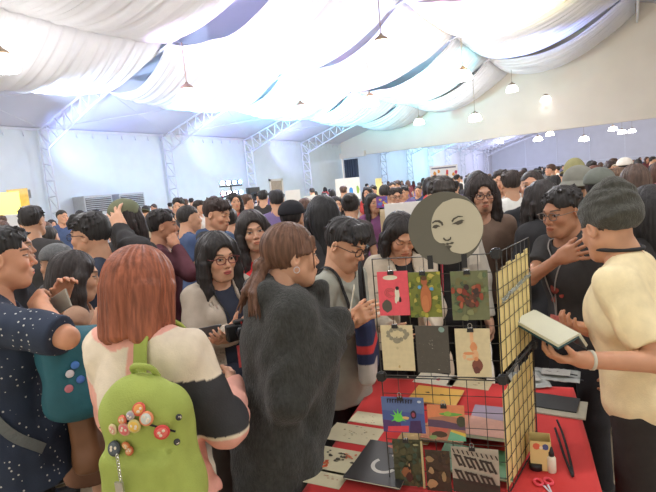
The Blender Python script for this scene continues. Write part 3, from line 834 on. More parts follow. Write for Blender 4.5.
m_phone = mat('phone_body', srgb(60,64,68), .3, var=.05)
# ---- woman with the auburn bob and the green backpack
def jacketf(V):
    x, y, z = V[:,0], V[:,1], V[:,2]; cream = np.array(srgb(226,212,188)); pink = np.array(srgb(228,168,150)); blk = np.array(srgb(52,52,54))
    C = np.tile(cream, (len(V), 1)); H = 1.5
    C[(z > 1.325+.06*np.abs(x+.02)/.2) & (np.abs(x) < .20)] = pink
    C[(x > .03) & (x < .075-.35*(z-1.27)) & (z > 1.12)] = pink
    C[(x < -.09) & (z < 1.20-.3*(x+.10))] = pink
    C[(z < 1.02) & (x > .08)] = pink
    C[(x > .115) & (z < 1.205+(.25-x)*.3) & (z > 1.03) & (y < .14)] = blk
    C[(x > .10) & (y >= .14)] = pink
    return C*(1+.04*noise(V, 9.))[:,None]
P1 = cast(142,287,1.52,22,'woman seen from behind with auburn bobbed hair and a pink, cream and black jacket', fem=True, wd=.98, dp=1.05,
    hstyle='bob', hair=srgb(142,80,54), hhi=1.5, hairres=.003, sfreq=20, samp=.0035, top='long', ease=.032, topf=jacketf, fold=.016, res=.006, cuff=.026,
    hR=(.10,.29,1.06), eR=(.55,-.15,-1), hL=(-.10,.28,1.03), eL=(-.55,-.1,-1), hem=.52, bottom='skirt', skl=.22, botc=srgb(128,136,146), neck=.075, hpitch=12, topname='jacket', tights=srgb(90,70,60))
# ---- woman in the charcoal knit
def sweat(V): return np.tile(np.array(srgb(54,55,52)), (len(V), 1))*(1+.10*noise(V, 25.)+.05*noise(V, 90.))[:,None]
P2 = cast(291,254,1.84,66,'woman in a long charcoal knit cardigan with brown hair tied in a low ponytail', dict(hR=(326,340,1.78), hL=(322,338,1.95)), fem=True, wd=.94, dp=1.0, lean=9, hpitch=4,
    hstyle='ponytail', hair=srgb(98,68,50), hhi=1.5, hairres=.003, sfreq=22, top='long', topm=m_knit, topf=sweat, ease=.032, fold=.015, res=.006, hres=.0026, hem=.26, cuff=.022, flare=.01,
    eR=(.25,.1,-1), eL=(-.3,.2,-1), topname='cardigan', neck=.078, top_extra=lambda ar, B: [cap(B(.03,.14,.855), B(-.06,.145,.80), .036, .044, .04), cap(B(-.04,.12,.80), B(.06,.14,.68), .050, .070, .08), ell(B(.0,.10,.66), A(.15,.11,.26), None, .08)]+[cap(ar[n][2]-ar[n][3]*.05, ar[n][2]+ar[n][3]*.10, .050, .050, .05) for n in 'LR'], skin=srgb(196,146,116), hood=True, armk=.09, pmR=(-1,0,.3), pmL=(1,0,.3), curlR=1.1, curlL=1.1)
b = MB(); pts = [P2['hc']+P2['RH']@A(sx_*.085, -.012+.011*math.cos(t), -.045+.011*math.sin(t)) for sx_ in (1,) for t in np.linspace(0, 2*PI, 12, endpoint=False)]
b.tube(pts, .0012, 5, closed=True); b.build('earring', m_steel, P2['root'], True)
# ---- woman with spectacles, lanyard and camera
P3 = cast(218,257,2.5,138,'smiling woman with red-framed glasses and long black hair, holding a camera', dict(hR=(232,331,2.28), hL=(226,338,2.25)), fem=True, wd=1.1, hw=1.04,
    hstyle='long', hlen=.27, hvol=1.1, hair=DK, top='long', topname='cardigan', topc=srgb(176,164,148), ease=.020, open=.055, inner=srgb(44,50,66), hem=.50, bottom='skirt', skl=.40,
    botc=srgb(52,58,74), tights=srgb(48,38,36), skin=srgb(204,154,124), smile=.02, lips=srgb(176,92,86), glasses=True, glassm=mat('red_spectacle_frame', srgb(110,40,38), .3, var=.05), gsize=(.024,.018),
    hres=.0028, pmR=(-.6,.2,.6), pmL=(.6,.2,.6), eR=(.7,-.6,-1), eL=(-.7,-.6,-1), hyaw=4, hpitch=4)
fr = P3['fr']; c = fr(W(240,330,2.2))
cam_t = empty('camera', W(240,331,2.17), YAW-rad(150)); tag(cam_t, 'black compact camera in the hands of the woman with red-framed glasses', 'camera')
b = MB(); b.bbox((-.062,-.02,-.036), (.062,.02,.036)); b.bbox((-.025,-.018,.034), (.025,.018,.052)); b.build('camera_body', m_blackp, cam_t, bevel=.006)
b = MB(); Rl = Rx(-PI/2); b.lathe([(.031,.02),(.033,.03),(.033,.055),(.028,.062),(.022,.058)], R=Rl, n=20); b.build('lens', mat('lens_glass', srgb(25,27,32), .15, var=.02), cam_t, True)
ops3 = P3['ops']
b = MB()
nk = P3['B'](0,-.04,.855)
for sx in (1, -1):
    path = spline([P3['B'](sx*.0,-.075,.865), P3['B'](sx*.065,-.01,.862), P3['B'](sx*.06,.10,.79), P3['B'](sx*.045,.15,.70), c+A(sx*.05,.0,.03)], 8)
    P_ = np.array(path); n_ = int(len(P_)*.72); P_[:n_] = settle(P_[:n_], ops3, .006, 4); b.tube(P_, .0045, 6)
b.build('camera_strap', m_strapk, P3['root'], True)
cardh = empty('lanyard_card', W(245,355,2.2), YAW-rad(150)); tag(cardh, 'red and pink lanyard card hanging below the black camera', 'card')
b = MB(); b.bbox((-.033,-.002,-.05), (.033,.002,.05)); b.build('card', mat('pink_card', srgb(214,92,92), .5, var=.25, scale=30), cardh)
b = MB(); b.tube([(0,0,.05),(.0,.01,.1),(.01,.03,.16)], .003, 6); b.build('lanyard', m_red, cardh)
ph = empty('mobile_phone', W(210,334,2.22), YAW-rad(150)); tag(ph, 'dark mobile phone held at waist height left of the camera', 'phone')
b = MB(); b.box((0,0,0), (.036,.004,.07), Ry(rad(80))@Rx(rad(-30))); b.build('phone_case', m_phone, ph, bevel=.003)
# ---- woman in red
P4 = cast(253,231,3.05,172,'woman in a red top with loose dark hair looking towards the camera', fem=True, hstyle='long', hlen=.24, hvol=1.12, hair=srgb(44,38,36), top='tee', topc=srgb(212,52,56),
    skin=srgb(196,148,120), hres=.0032, htilt=6, res=.009, neckdrop=.05, botc=srgb(50,56,72), hyaw=-8, shoec=srgb(36,36,38))
b = MB(); f4 = P4['B']
for i, (t0, t1) in enumerate([(-.05,-.03),(-.025,-.005),(0,.018),(.024,.05)]): 
    pts = settle([f4(t0,.13,.735), f4((t0+t1)/2,.135,.745), f4(t1,.13,.735)], P4['ops'], .004, 5); b.tube(pts, .004, 5)
b.build('shirt_print', mat('white_print', srgb(230,220,215), .7), P4['root'])
# ---- young man with glasses
P5 = cast(346,243,2.32,128,'young man with black-rimmed glasses and a pale grey tee, looking down', dict(hR=(351,322,2.06), hL=(357,318,2.14)), fem=False, wd=.88, lean=7, hpitch=22,
    hstyle='short', fringe=.25, hair=srgb(42,40,40), top='tee', topc=srgb(158,160,148), ease=.018, skin=srgb(206,154,122), eyes='down', glasses=True, gsize=(.024,.0175), hres=.0026, hairres=.003, res=.0065,
    hem=.44, botc=srgb(34,34,36), pmR=(-.8,.3,0), pmL=(.8,.3,0), eR=(.5,-.3,-1), eL=(-.5,-.3,-1), armw=.9, jaw=.95)
ribbon('bag_strap', spline([P5['B'](.12,-.11,.66), P5['B'](.10,-.06,.84), P5['B'](.105,.05,.83), P5['B'](.10,.12,.72), P5['B'](.15,.06,.6)], 9), P5['ops'], .014, m_strapk, P5['root'], .008)
t = empty('paper_print', W(351,306,2.0), YAW-rad(128)); tag(t, 'blank cream sheet of paper held upright by the young man with glasses', 'paper')
b = MB(); b.box((0,0,0), (.045,.0012,.082), Rz(rad(35))@Rx(rad(-14))); b.build('sheet', m_paper, t)
# ---- woman looking down behind the rack
P6 = cast(401,234,2.72,172,'woman in a beige cardigan looking down at the postcards from behind the rack', dict(hR=(392,330,2.5), hL=(430,335,2.5)), fem=True, wd=1.1, lean=6, hpitch=30, hyaw=0,
    hstyle='long', hlen=.22, hair=srgb(38,33,32), top='long', topname='cardigan', topc=srgb(196,184,164), ease=.026, open=.05, inner=srgb(30,30,32), skin=srgb(198,146,116), eyes='down', hres=.0028, res=.008,
    eR=(.6,-.3,-1), eL=(-.6,-.3,-1))
# ---- man behind the moon sign
def hoodie(V):
    C = np.tile(np.array(srgb(196,190,176)), (len(V), 1)); C[(np.abs(V[:,0]) > .13) & (np.abs(V[:,0]) < .20) & (V[:,2] > 1.2)] = srgb(228,222,205); return C*(1+.05*noise(V, 9.))[:,None]
P8 = cast(441,197,2.98,182,'person hidden behind the round moon sign, in a pale open jacket over a black shirt', fem=False, hstyle='short', fringe=.1, hair=srgb(52,46,42), top='long', topname='jacket', topf=hoodie,
    ease=.026, open=.085, inner=srgb(38,38,40), hres=.004, res=.009, skin=srgb(196,150,122), hpitch=15)
tubes('jacket_trim', P8, [[P8['B'](.05,.13,.82), P8['B'](.045,.15,.72), P8['B'](.05,.15,.6)]], .008, mat('pink_trim', srgb(196,70,86), .7))
# ---- long-haired man with glasses
P7 = cast(481,194,3.25,190,'man with long wavy dark hair, glasses and a goatee in a brown sweater', fem=False, hstyle='curly', hlen=.16, hvol=1.08, hair=srgb(44,36,34), top='long', topc=srgb(112,92,78), ease=.018,
    skin=srgb(184,138,112), beard=.75, glasses=True, gsize=(.024,.019), glassm=mat('thin_spectacle_frame', srgb(60,50,48), .3), hres=.0034, res=.009, hpitch=6, samp=.007, hyaw=-8)
# ---- man in the black tee, hand on chest
P9 = cast(562,211,2.45,-112,'man in a black printed tee with wire glasses, hand on his chest, looking left', dict(hR=(560,258,2.24)), fem=False, wd=.95, hstyle='short', hair=srgb(38,35,34), hvol=1.08, fringe=.0,
    top='tee', topc=srgb(50,49,48), ease=.020, skin=srgb(166,116,86), glasses=True, glassm=mat('wire_spectacle_frame', srgb(110,100,92), .3), gsize=(.022,.018), hres=.0028, hairres=.003, res=.0065, hpitch=8, lean=5,
    pmR=(-.3,-1,.2), hdR=(-.85,-.1,.35), curlR=.22, eR=(.3,1,-1), spread=.2, beard=.15)
b = MB()
for sx in (1,):
    b.tube(settle(spline([P9['B'](.05,-.05,.85), P9['B'](.075,.03,.84), P9['B'](.06,.12,.76), P9['B'](.03,.14,.66), P9['B'](.02,.14,.6)], 8), P9['ops'], .006, 4), .0035, 6)
    b.tube(settle(spline([P9['B'](-.05,-.05,.85), P9['B'](-.07,.03,.84), P9['B'](-.03,.12,.76), P9['B'](.01,.14,.66), P9['B'](.02,.14,.6)], 8), P9['ops'], .006, 4), .0035, 6)
b.build('lanyard', mat('grey_cord', srgb(150,145,140), .7), P9['root'], True)
b = MB()
for (x, z, w_, h_) in [(.0,.70,.035,.045),(.03,.66,.02,.03),(-.035,.68,.02,.03)]:
    q = settle([P9['B'](x,.14,z)], P9['ops'], .004, 6)[0]; b.lathe([(w_*.6,-.002),(w_*.8,0),(w_*.5,.002)], c=q, n=9, R=P9['RL']@Rx(-PI/2)@Rx(rad(8)))
b.build('shirt_print', mat('faded_print', srgb(150,70,60), .8, var=.4, scale=30), P9['root'], True)
b = MB(); q = settle([P9['B'](.02,.14,.585)], P9['ops'], .010, 6)[0]; b.box(q, (.032,.003,.045)); b.build('name_badge', mat('badge_card', srgb(196,110,100), .6, var=.3, scale=40), P9['root'])
# ---- vendor in the beanie
P10 = cast(606,226,1.88,-48,'stallholder in a cream tee and dark grey beanie, back turned, holding an open book', dict(hL=(586,360,1.62), hR=(590,330,1.95)), fem=False, wd=1.10, dp=1.15, hw=1.05, lean=8, hpitch=20, hyaw=34,
    hstyle='crop', hair=srgb(60,50,44), top='half', sleeve=.80, topc=srgb(230,214,170), ease=.026, fold=.012, hem=.47, skin=srgb(190,138,106), botc=srgb(46,44,42), res=.006, hres=.003,
    pmL=(.3,.2,1), pmR=(-.3,.2,1), curlL=.45, curlR=.5, eL=(-.5,-.5,-1.0), eR=(.6,-.4,-1), armw=1.12, neck=.078)
def beanie_ops():
    o = [ell((0,-.026,.052), (.094,.116,.094)), cap((0,-.075,.100), (0,-.095,.112), .062, .05, k=.05), rbox((0,0,-.172), (.3,.3,.12), .02, Rx(rad(9)), .012, 's'), ell((0,-.005,-.04), (.083,.104,.095), k=.006, mode='s')]
    o.append(cap((-.03,-.085,.02), (.03,-.085,.02), .045, k=.05))
    return o
def wr(P): return .0075*noise(P, (9,9,32))+.004*noise(P@Ry(.4), (16,16,60))
V, F = sdf_raw(beanie_ops(), .003, wr)
link('beanie', to_mesh('beanie', V@P10['RH'].T+P10['hc'], F, np.tile(np.array(srgb(78,78,72)), (len(V), 1))*(1+.10*noise(V, (60,60,20)))[:,None]), m_knit, P10['root'])
b = MB(); cN = P10['hc']*.45+P10['B'](0,-.018,.835)*.55; b.tube([cN+P10['RL']@A(.076*math.sin(t), .082*math.cos(t), .012*math.cos(t)) for t in np.linspace(0, 2*PI, 24, endpoint=False)], .0075, 8, closed=True); b.build('neck_strap', m_strapk, P10['root'], True)
b = MB(); S0, E_, T, dd = P10['arms']['L']; u_ = nrm(T-E_); b.tube([T-u_*.022, T-u_*.012], .033, 18); b.build('wrist_band', mat('pale_band', srgb(205,200,180), .6), P10['root'], True)
bk = empty('open_book', W(556,322,1.66), YAW+rad(28)); tag(bk, 'open book with teal cover and blank pages held up by the stallholder in the beanie', 'book')
def book_half(sg, nm, m, th, inset, off):
    b = MB(); R_ = Ry(rad(sg*22)); b.box(R_@A(sg*.068, 0, off), (.067-inset, .098-inset, th), R_); o = b.build(nm, m, bk); return o
m_tealc = mat('teal_cover', srgb(38,78,82), .5, var=.08)
for sg in (1, -1):
    book_half(sg, 'cover', m_tealc, .002, 0, -.010); book_half(sg, 'pages', mat('book_pages', srgb(214,214,190), .8, var=.03), .006, .004, 0)
bk.scale = (.88,.88,.88); bk.rotation_euler = (rad(20), rad(16), YAW+rad(40))
# ---- man at far left in the dotted shirt
m_dot = mat('dotted_shirt', srgb(44,54,72), .85, var=.05, bump=.15, bscale=220)
def dots():
    nt = m_dot.node_tree; N = nt.nodes; L = nt.links; b = N['Principled BSDF']
    tc = [n for n in N if n.type == 'TEX_COORD'][0]; v = N.new('ShaderNodeTexVoronoi'); v.inputs['Scale'].default_value = 48; v.inputs['Randomness'].default_value = .55
    L.new(tc.outputs['Object'], v.inputs['Vector']); r = N.new('ShaderNodeMath'); r.operation = 'LESS_THAN'; r.inputs[1].default_value = .17; L.new(v.outputs['Distance'], r.inputs[0])
    mx = N.new('ShaderNodeMixRGB'); L.new(r.outputs[0], mx.inputs[0]); old = b.inputs['Base Color'].links[0].from_socket; L.new(old, mx.inputs[1]); mx.inputs[2].default_value = (*srgb(190,190,185), 1)
    L.new(mx.outputs[0], b.inputs['Base Color'])
dots()
P11 = cast(1,258,1.85,55,'man at the left edge in a navy shirt with white dots', dict(hR=(42,306,1.80), hL=(60,300,2.1)), fem=False, wd=1.1, dp=1.05, hstyle='short', hair=srgb(36,35,35), top='tee', sleeve=.9, topm=m_dot,
    ease=.024, fold=.011, hem=.44, botc=srgb(38,37,38), skin=srgb(196,140,108), res=.007, hres=.003, eR=(.9,.7,-.2), eL=(-.5,.3,-1), pmR=(-1,0,.2), curlR=.8, nose=1.03, lean=3)
ribbon('bag_strap', spline([P11['B'](-.02,-.12,.84), P11['B'](.06,-.14,.76), P11['B'](.14,-.11,.67), P11['B'](.19,-.02,.59), P11['B'](.19,.10,.53)], 10), P11['ops'], .036, m_strapg, P11['root'], .006, .004)
ph = empty('mobile_phone', W(60,303,1.9), YAW-rad(55)); tag(ph, 'pale phone held up by the man in the dotted shirt', 'phone')
b = MB(); b.box((0,0,0), (.036,.004,.075), Rz(rad(20))@Ry(rad(70))); b.build('phone_case', mat('pale_phone', srgb(170,165,150), .3, var=.05), ph, bevel=.003)
# ---- girl with long dark hair beside him
P12 = cast(76,276,2.34,62,'short girl with long straight dark hair and a sleeveless tan top, back turned', dict(hR=(97,330,2.15), hL=(82,315,2.55)), fem=True, wd=.9, hstyle='long', hlen=.33, hair=srgb(46,40,38), top='none', topc=srgb(188,152,126), skin=srgb(196,148,118),
    hres=.0034, res=.009, bottom='skirt', skl=.3, botc=srgb(120,84,62), eR=(.6,-.4,-1), hpitch=10)
# ---- man with glasses facing left
P13 = cast(90,235,2.66,-84,'man in profile facing left with dark glasses and a navy shirt', fem=False, hstyle='short', hair=srgb(36,34,34), hvol=1.05, fringe=.05, top='tee', topc=srgb(48,56,72), ease=.02, skin=srgb(192,142,112), glasses=True,
    gsize=(.023,.017), hres=.0032, res=.009)
# ---- person with cap holding their head
def add_cap(P, c, name='cap', brim=0, bucket=False, m=None, back=False, rise=0):
    o = [ell((0,-.014,.052+rise*.3), (.090,.112,.086+rise)), rbox((0,0,-.10), (.3,.3,.135), .01, None, .006, 's'), ell((0,-.010,.0), (.082,.104,.092), k=.006, mode='s')]
    if brim:
        sg = -1 if back else 1
        o.append(grp([ell((0,sg*.118,.050), (.070,.075,.010), Rx(rad(-12*sg))), ell((0,sg*.02,.05), (.07,.06,.2), k=.004, mode='s')], .006))
    if bucket: o = [ell((0,-.014,.055), (.090,.110,.086)), cap((0,-.014,.045), (0,-.014,.005), .112, .150, .02), rbox((0,0,-.115), (.3,.3,.115), .005, None, .004, 's'), cap((0,-.014,.04), (0,-.014,-.03), .096, .148, .01, 's')]
    V, F = sdf_raw(o, .005)
    link(name, to_mesh(name, V@P['RH'].T+P['hc'], F, np.tile(np.array(c), (len(V), 1))*(1+.05*noise(V, 20.))[:,None]), m or m_cloth, P['root'])
P14 = cast(127,220,3.12,18,'person in an olive cap pressing a hand to the back of the head', dict(hR=(122,230,2.95)), fem=True, hstyle='long', hlen=.22, hvol=1.02, hair=srgb(44,36,34), top='long', topname='padded_jacket', topc=srgb(44,42,42), ease=.04, fold=.018,
    res=.010, hres=.0045, eR=(.8,-.5,-.6), hdR=(-.5,.2,.75), pmR=(-.1,1,.0), curlR=.3, spread=.22, skin=srgb(210,160,130), handw=1.3)
add_cap(P14, srgb(112,116,92), brim=1)
P15 = cast(33,221,3.9,4,'man in a black tee seen from behind near the left wall', fem=False, hstyle='short', hair=DK, top='tee', topc=srgb(56,54,54), ease=.026, wd=1.12, res=.012, hres=.006)
P16 = cast(217,214,3.7,108,'young man in a navy jacket looking down to the right', fem=False, hstyle='short', fringe=.1, hair=srgb(56,44,40), top='long', topname='jacket', topc=srgb(52,74,106), ease=.03, hood=True, res=.010, hres=.0042, hpitch=14,
    skin=srgb(202,150,118), eyes='down')
ribbon('backpack_strap', spline([P16['B'](.11,-.1,.68), P16['B'](.11,-.06,.83), P16['B'](.115,.05,.83), P16['B'](.12,.12,.70)], 8), P16['ops'], .05, m_strapk, P16['root'], .008)
P17 = cast(163,226,3.55,72,'boy in profile with short black hair and a maroon long-sleeved top', dict(hR=(176,246,3.4)), fem=False, hstyle='short', hair=srgb(38,34,34), hvol=1.06, top='long', topc=srgb(92,48,58), skin=srgb(178,126,96), res=.010, hres=.0042, eR=(.7,.1,-1))
P18 = cast(323,216,3.05,-10,'person with smooth long black hair, back turned, above the young man with glasses', fem=True, hstyle='long', hlen=.22, hvol=1.08, hair=srgb(30,30,32), top='tee', topc=srgb(46,44,46), res=.012, hres=.006)
P19 = cast(293,219,3.5,25,'person in a black cap behind the woman in the charcoal knit', fem=False, hstyle='crop', hair=DK, top='tee', topc=srgb(90,80,74), res=.012, hres=.006)
add_cap(P19, srgb(44,44,48), brim=1)
P20 = cast(351,206,4.6,15,'woman with black hair pinned in a bun, back turned, left of the book rack', fem=True, hstyle='bun', hair=DK, top='tee', topc=srgb(70,60,60), res=.013, hres=.0065)
P21 = cast(396,197,6.3,175,'man with glasses and a green shirt behind the white table boards', fem=False, hstyle='short', hair=srgb(44,36,32), top='tee', topc=srgb(66,124,76), glasses=True, skin=srgb(196,146,116), res=.014, hres=.006)
P22 = cast(373,203,6.0,160,'girl with long dark hair beside the open colourful magazine', fem=True, hstyle='long', hair=DK, top='tee', topc=srgb(120,70,110), res=.014, hres=.006)
P23 = cast(511,184,4.4,8,'man in a plain white tee seen from behind, right of the moon sign', fem=False, wd=1.1, hstyle='short', hair=srgb(50,40,36), top='tee', topc=srgb(226,226,220), ease=.026, res=.012, hres=.006)
P24 = cast(532,187,3.5,-150,'man in a black tee glancing left, between the white tee and the dark bob', fem=False, wd=1.05, hstyle='crop', hair=srgb(50,40,36), top='tee', topc=srgb(44,46,50), skin=srgb(190,138,108), res=.010, hres=.0048, hpitch=-8)
P25 = cast(541,200,3.0,-15,'woman in a black jacket with a straight dark bob, back turned', fem=True, hstyle='long', hlen=.12, hair=srgb(38,32,30), top='long', topname='jacket', topc=srgb(42,42,44), ease=.028, res=.010, hres=.0048)
P26 = cast(577,186,3.75,-30,'person in a grey bucket hat directly above the man with the hand on his chest', fem=False, hstyle='crop', hair=srgb(60,50,44), top='tee', topc=srgb(150,140,126), res=.012, hres=.006)
add_cap(P26, srgb(128,128,118), bucket=True, name='bucket_hat')
P27 = cast(574,177,4.6,0,'person in a tall khaki cap behind the grey bucket hat', fem=False, hstyle='crop', hair=DK, top='tee', topc=srgb(120,110,90), res=.013, hres=.0065, wd=1.1)
add_cap(P27, srgb(150,146,104), brim=1, rise=.03)
P28 = cast(600,189,3.1,40,'person in a grey-green cap just above the dark beanie', fem=False, hstyle='crop', hair=DK, top='tee', topc=srgb(100,96,90), res=.012, hres=.006)
add_cap(P28, srgb(108,112,104), brim=1)
P29 = cast(649,214,2.6,-5,'woman with a mass of black hair cut by the right edge of the photo', fem=True, hstyle='long', hlen=.24, hvol=1.32, hair=srgb(34,32,32), top='long', topc=srgb(44,42,42), res=.010, hres=.005)
P30 = cast(635,181,3.9,20,"woman with wavy brown hair and a white top, above the beanie's right side", fem=True, hstyle='curly', hlen=.18, hvol=1.12, hair=srgb(84,66,56), top='tee', topc=srgb(214,208,196), res=.012, hres=.006, samp=.006)
P31 = cast(617,181,4.6,-20,'person with brown tousled hair left of the woman in the white top', fem=False, hstyle='short', hvol=1.08, hair=srgb(104,80,62), top='tee', topc=srgb(110,96,88), res=.013, hres=.0065)
P32 = cast(594,177,5.2,-130,'person with reddish brown hair glancing left, far right of the crowd', fem=True, hstyle='long', hair=srgb(96,58,44), top='tee', topc=srgb(110,66,60), res=.013, hres=.0065, skin=srgb(200,140,112))
P33 = cast(624,168,6.4,0,'person in a white cap at the far right of the crowd', fem=False, hstyle='crop', hair=DK, top='tee', topc=srgb(60,60,66), res=.014, hres=.007)
add_cap(P33, srgb(232,226,214), brim=1)
P34 = cast(56,264,3.25,-80,'person in a grey hooded top half hidden below the man in dark glasses', fem=False, hstyle='crop', hair=srgb(60,58,56), top='long', topc=srgb(92,94,94), hood=True, res=.010, hres=.0055, ease=.026)
add_cap(P34, srgb(104,106,106), name='knit_cap', m=m_knit)
P35 = cast(14,248,2.9,60,'person with dark hair partly hidden behind the man in the dotted shirt', fem=False, hstyle='short', hair=DK, top='tee', topc=srgb(50,50,54), res=.012, hres=.0055)
# ================================================================== THE TABLE AND THE RACK
TZ = .73
e1 = nrm(Rh*.36+Fh*.933); e2 = np.cross(e1, A(0,0,1)); TA = math.atan2(-e1[0], e1[1])      # e1 runs away from the photographer
NL = G(-.175, 1.54); TL, TW = 1.02, .93
tc_ = NL+e1*TL/2+e2*TW/2
tab = empty('folding_table', (tc_[0], tc_[1], 0), TA); tag(tab, 'folding table hidden under the red cloth, carrying the wire rack', 'table')
b = MB(); b.bbox((-TW/2+.02,-TL/2+.02,TZ-.035), (TW/2-.02,TL/2-.02,TZ-.006)); b.build('tabletop', m_steel, tab)
for sx in (-1,1):
    for sy in (-1,1):
        b = MB(); b.tube([(sx*(TW/2-.09),sy*(TL/2-.12),0), (sx*(TW/2-.07),sy*(TL/2-.10),TZ-.035)], .014, 8); b.build('leg', m_steel, tab, True)
m_redc = mat('red_tablecloth', srgb(206,52,50), .75, var=.06, scale=5, bump=.12, bscale=14, sheen=.1)
def cloth(u, v):      # u,v in 0..1 over top and skirts (skirt = outer 30 %)
    def ax(t, L):
        m = .22
        if t < m: return -L/2, (m-t)/m
        if t > 1-m: return L/2, (t-(1-m))/m
        return (t-m)/(1-2*m)*L-L/2, 0
    x, dx = ax(u, TW); y, dy = ax(v, TL); dz = max(dx, dy); s_ = dx*dy
    w = .012*math.sin((u*31+v*27))*dz
    sx = np.sign(u-.5); sy = np.sign(v-.5)
    fx = sx*(.016*min(1, dx*6)+w*1.0+.03*s_) if dx > 0 else 0; fy = sy*(.016*min(1, dy*6)+w*1.0+.03*s_) if dy > 0 else 0
    return (x+fx, y+fy, TZ+.0015-dz*.64+.0015*math.sin(x*9)*math.sin(y*7)*(dz == 0))
b = MB(); b.grid(cloth, 72, 90); cl = b.build('tablecloth', m_redc, None, True); cl.location = (tc_[0], tc_[1], 0); cl.rotation_euler = (0,0,TA)
cl.modifiers.new('s', 'SOLIDIFY').thickness = .0015
tag(cl, 'bright red cloth draped over the table under the rack and zines', 'tablecloth')
# ---- flat artwork helper: shapes in 0..1 of the sheet (x right, y up)
CM = {}
def cmat(c, rough=.6):
    k = tuple(int(v) for v in c)
    if k not in CM: CM[k] = mat('ink_%d_%d_%d' % k, srgb(*k), rough, var=.06, scale=60)
    return CM[k]
def blob(x, y, rx, ry, n=12, j=.12, a0=0):
    return [(x+rx*math.cos(2*PI*i/n+a0)*(1+random.uniform(-j, j)), y+ry*math.sin(2*PI*i/n+a0)*(1+random.uniform(-j, j))) for i in range(n)]
def artsheet(name, m, w, h, shapes, parent, th=.0009, R=None, o=(0,0,0)):
    """sheet in its local xz-plane facing -y, lower-left at o"""
    mats = [m]; b = MB(); o = np.array(o, float); R = np.eye(3) if R is None else R
    ux, uz, un = R@A(1,0,0), R@A(0,0,1), R@A(0,1,0)
    b.prism([(0,0),(w,0),(w,h),(0,h)], o, ux, uz, un*th, 0)
    for i, (pts, c) in enumerate(shapes):
        if c not in mats: mats.append(c)
        b.prism([(min(max(x,0),1)*w, min(max(y,0),1)*h) for x, y in pts], o-un*(.00035+.00012*i), ux, uz, un*.0003, mats.index(c))
    return b.build(name, mats, parent)
def circ(x, y, r, asp=1., n=24): return [(x+r*math.cos(2*PI*i/n), y+r*asp*math.sin(2*PI*i/n)) for i in range(n)]
def ringpts(x, y, r, t, asp, a0, a1, n=16):
    return [(x+r*math.cos(a), y+r*asp*math.sin(a)) for a in np.linspace(a0, a1, n)]+[(x+(r-t)*math.cos(a), y+(r-t)*asp*math.sin(a)) for a in np.linspace(a1, a0, n)]
# ---- wire rack
gl = lambda r, d, z: G(r, d, z)
fL, fR, sR = G(.135,1.553), G(.491,1.440), G(.700,1.715)
m_wire = mat('black_wire', srgb(58,56,50), .45, var=.1)
rack = empty('wire_display_rack', (fR[0], fR[1], TZ)); tag(rack, 'black wire grid display rack of four panels standing on the red cloth', 'display rack')
ZT = [(.737, 1.108), (1.116, 1.500)]
LEAN = nrm(-Rh)*.0
def gridp(a, c, z0, z1, label=None, n=7, m_=7):
    b = MB(); o = np.array([fR[0], fR[1], TZ]); P = lambda u, v: np.array([a[0]+(c[0]-a[0])*u, a[1]+(c[1]-a[1])*u, z0+(z1-z0)*v])-o
    b.tube([P(0,0),P(1,0),P(1,1),P(0,1)], .0025, 6, closed=True)
    for i in range(1, n): b.tube([P(i/n,0),P(i/n,1)], .0012, 5)
    for i in range(1, m_): b.tube([P(0,i/m_),P(1,i/m_)], .0012, 5)
    q = b.build('grid_panel', m_wire, rack, True)
for z0, z1 in ZT: gridp(fL, fR, z0, z1); gridp(fR, sR, z0, z1)
for p_, zs in ((fL, (1.112,)), (fR, (1.112, 1.500)), (sR, (1.112,))):
    for z in zs:
        b = MB(); b.box(np.array([p_[0], p_[1], z])-A(fR[0], fR[1], TZ), (.011,.011,.014)); b.lathe([(.018,-.004),(.018,.004)], c=np.array([p_[0], p_[1], z])-A(fR[0], fR[1], TZ), n=14, R=Rz(YAW)@Rx(PI/2)); b.build('connector', m_blackp, rack, bevel=.002)
def plane_hit(px, py, a, c):
    n = nrm(np.cross(np.array([c[0]-a[0], c[1]-a[1], 0]), A(0,0,1))); r = W(px, py, 1)-CP
    a3 = A(a[0], a[1], 0); t = ((a3-CP)@n)/(r@n); p = CP+r*t; u = nrm(A(c[0]-a[0], c[1]-a[1], 0)); return (p-a3)@u, p[2]
fu = nrm(A(fR[0]-fL[0], fR[1]-fL[1], 0)); fang = math.atan2(fu[1], fu[0])
m_clipw = mat('clip_wire', srgb(190,188,180), .3, metal=.8)
def card(px0, py0, px1, py1, name, label, cat, m, shapes, clip=True, off=.007, group=None, what=''):
    u0, z1 = plane_hit(px0, py0, fL, fR); u1, _ = plane_hit(px1, py0, fL, fR); _, z0 = plane_hit((px0+px1)/2, py1, fL, fR)
    z1 = (z1+plane_hit(px1, py0, fL, fR)[1])/2
    w = u1-u0; h = z1-z0; n_ = np.cross(fu, A(0,0,1))
    o = A(fL[0], fL[1], z0)+fu*u0+n_*off
    e = empty(name, o, fang+random.uniform(-.03,.03)); tag(e, label, cat, group)
    artsheet('sheet', m, w, h, shapes, e)
    if clip:
        c = empty('binder_clip', o+fu*w*.45+A(0,0,h)+n_*.001, fang); tag(c, 'black binder clip holding '+what, 'clip', 'binder clips on the rack')
        b = MB(); b.prism([(-.010,-.010),(.010,-.010),(.0085,.003),(-.0085,.003)], (0,-.004,0), (1,0,0), (0,0,1), (0,.010,0)); b.build('clip_body', m_blackp, c, bevel=.001)
        for sy in (-.004,):
            b = MB(); b.tube([(-.004,sy,.002),(-.006,sy-.001,.014),(-.002,sy-.001,.018),(.002,sy-.001,.018),(.006,sy-.001,.014),(.004,sy,.002)], .0009, 5); b.build('clip_handle', m_clipw, c)
random.seed(5)
k = cmat
pink = k((232,92,104)); cream = k((214,200,160)); dkg = k((92,86,76)); wht = k((228,222,200)); brn = k((120,74,52)); blk = k((48,44,42))
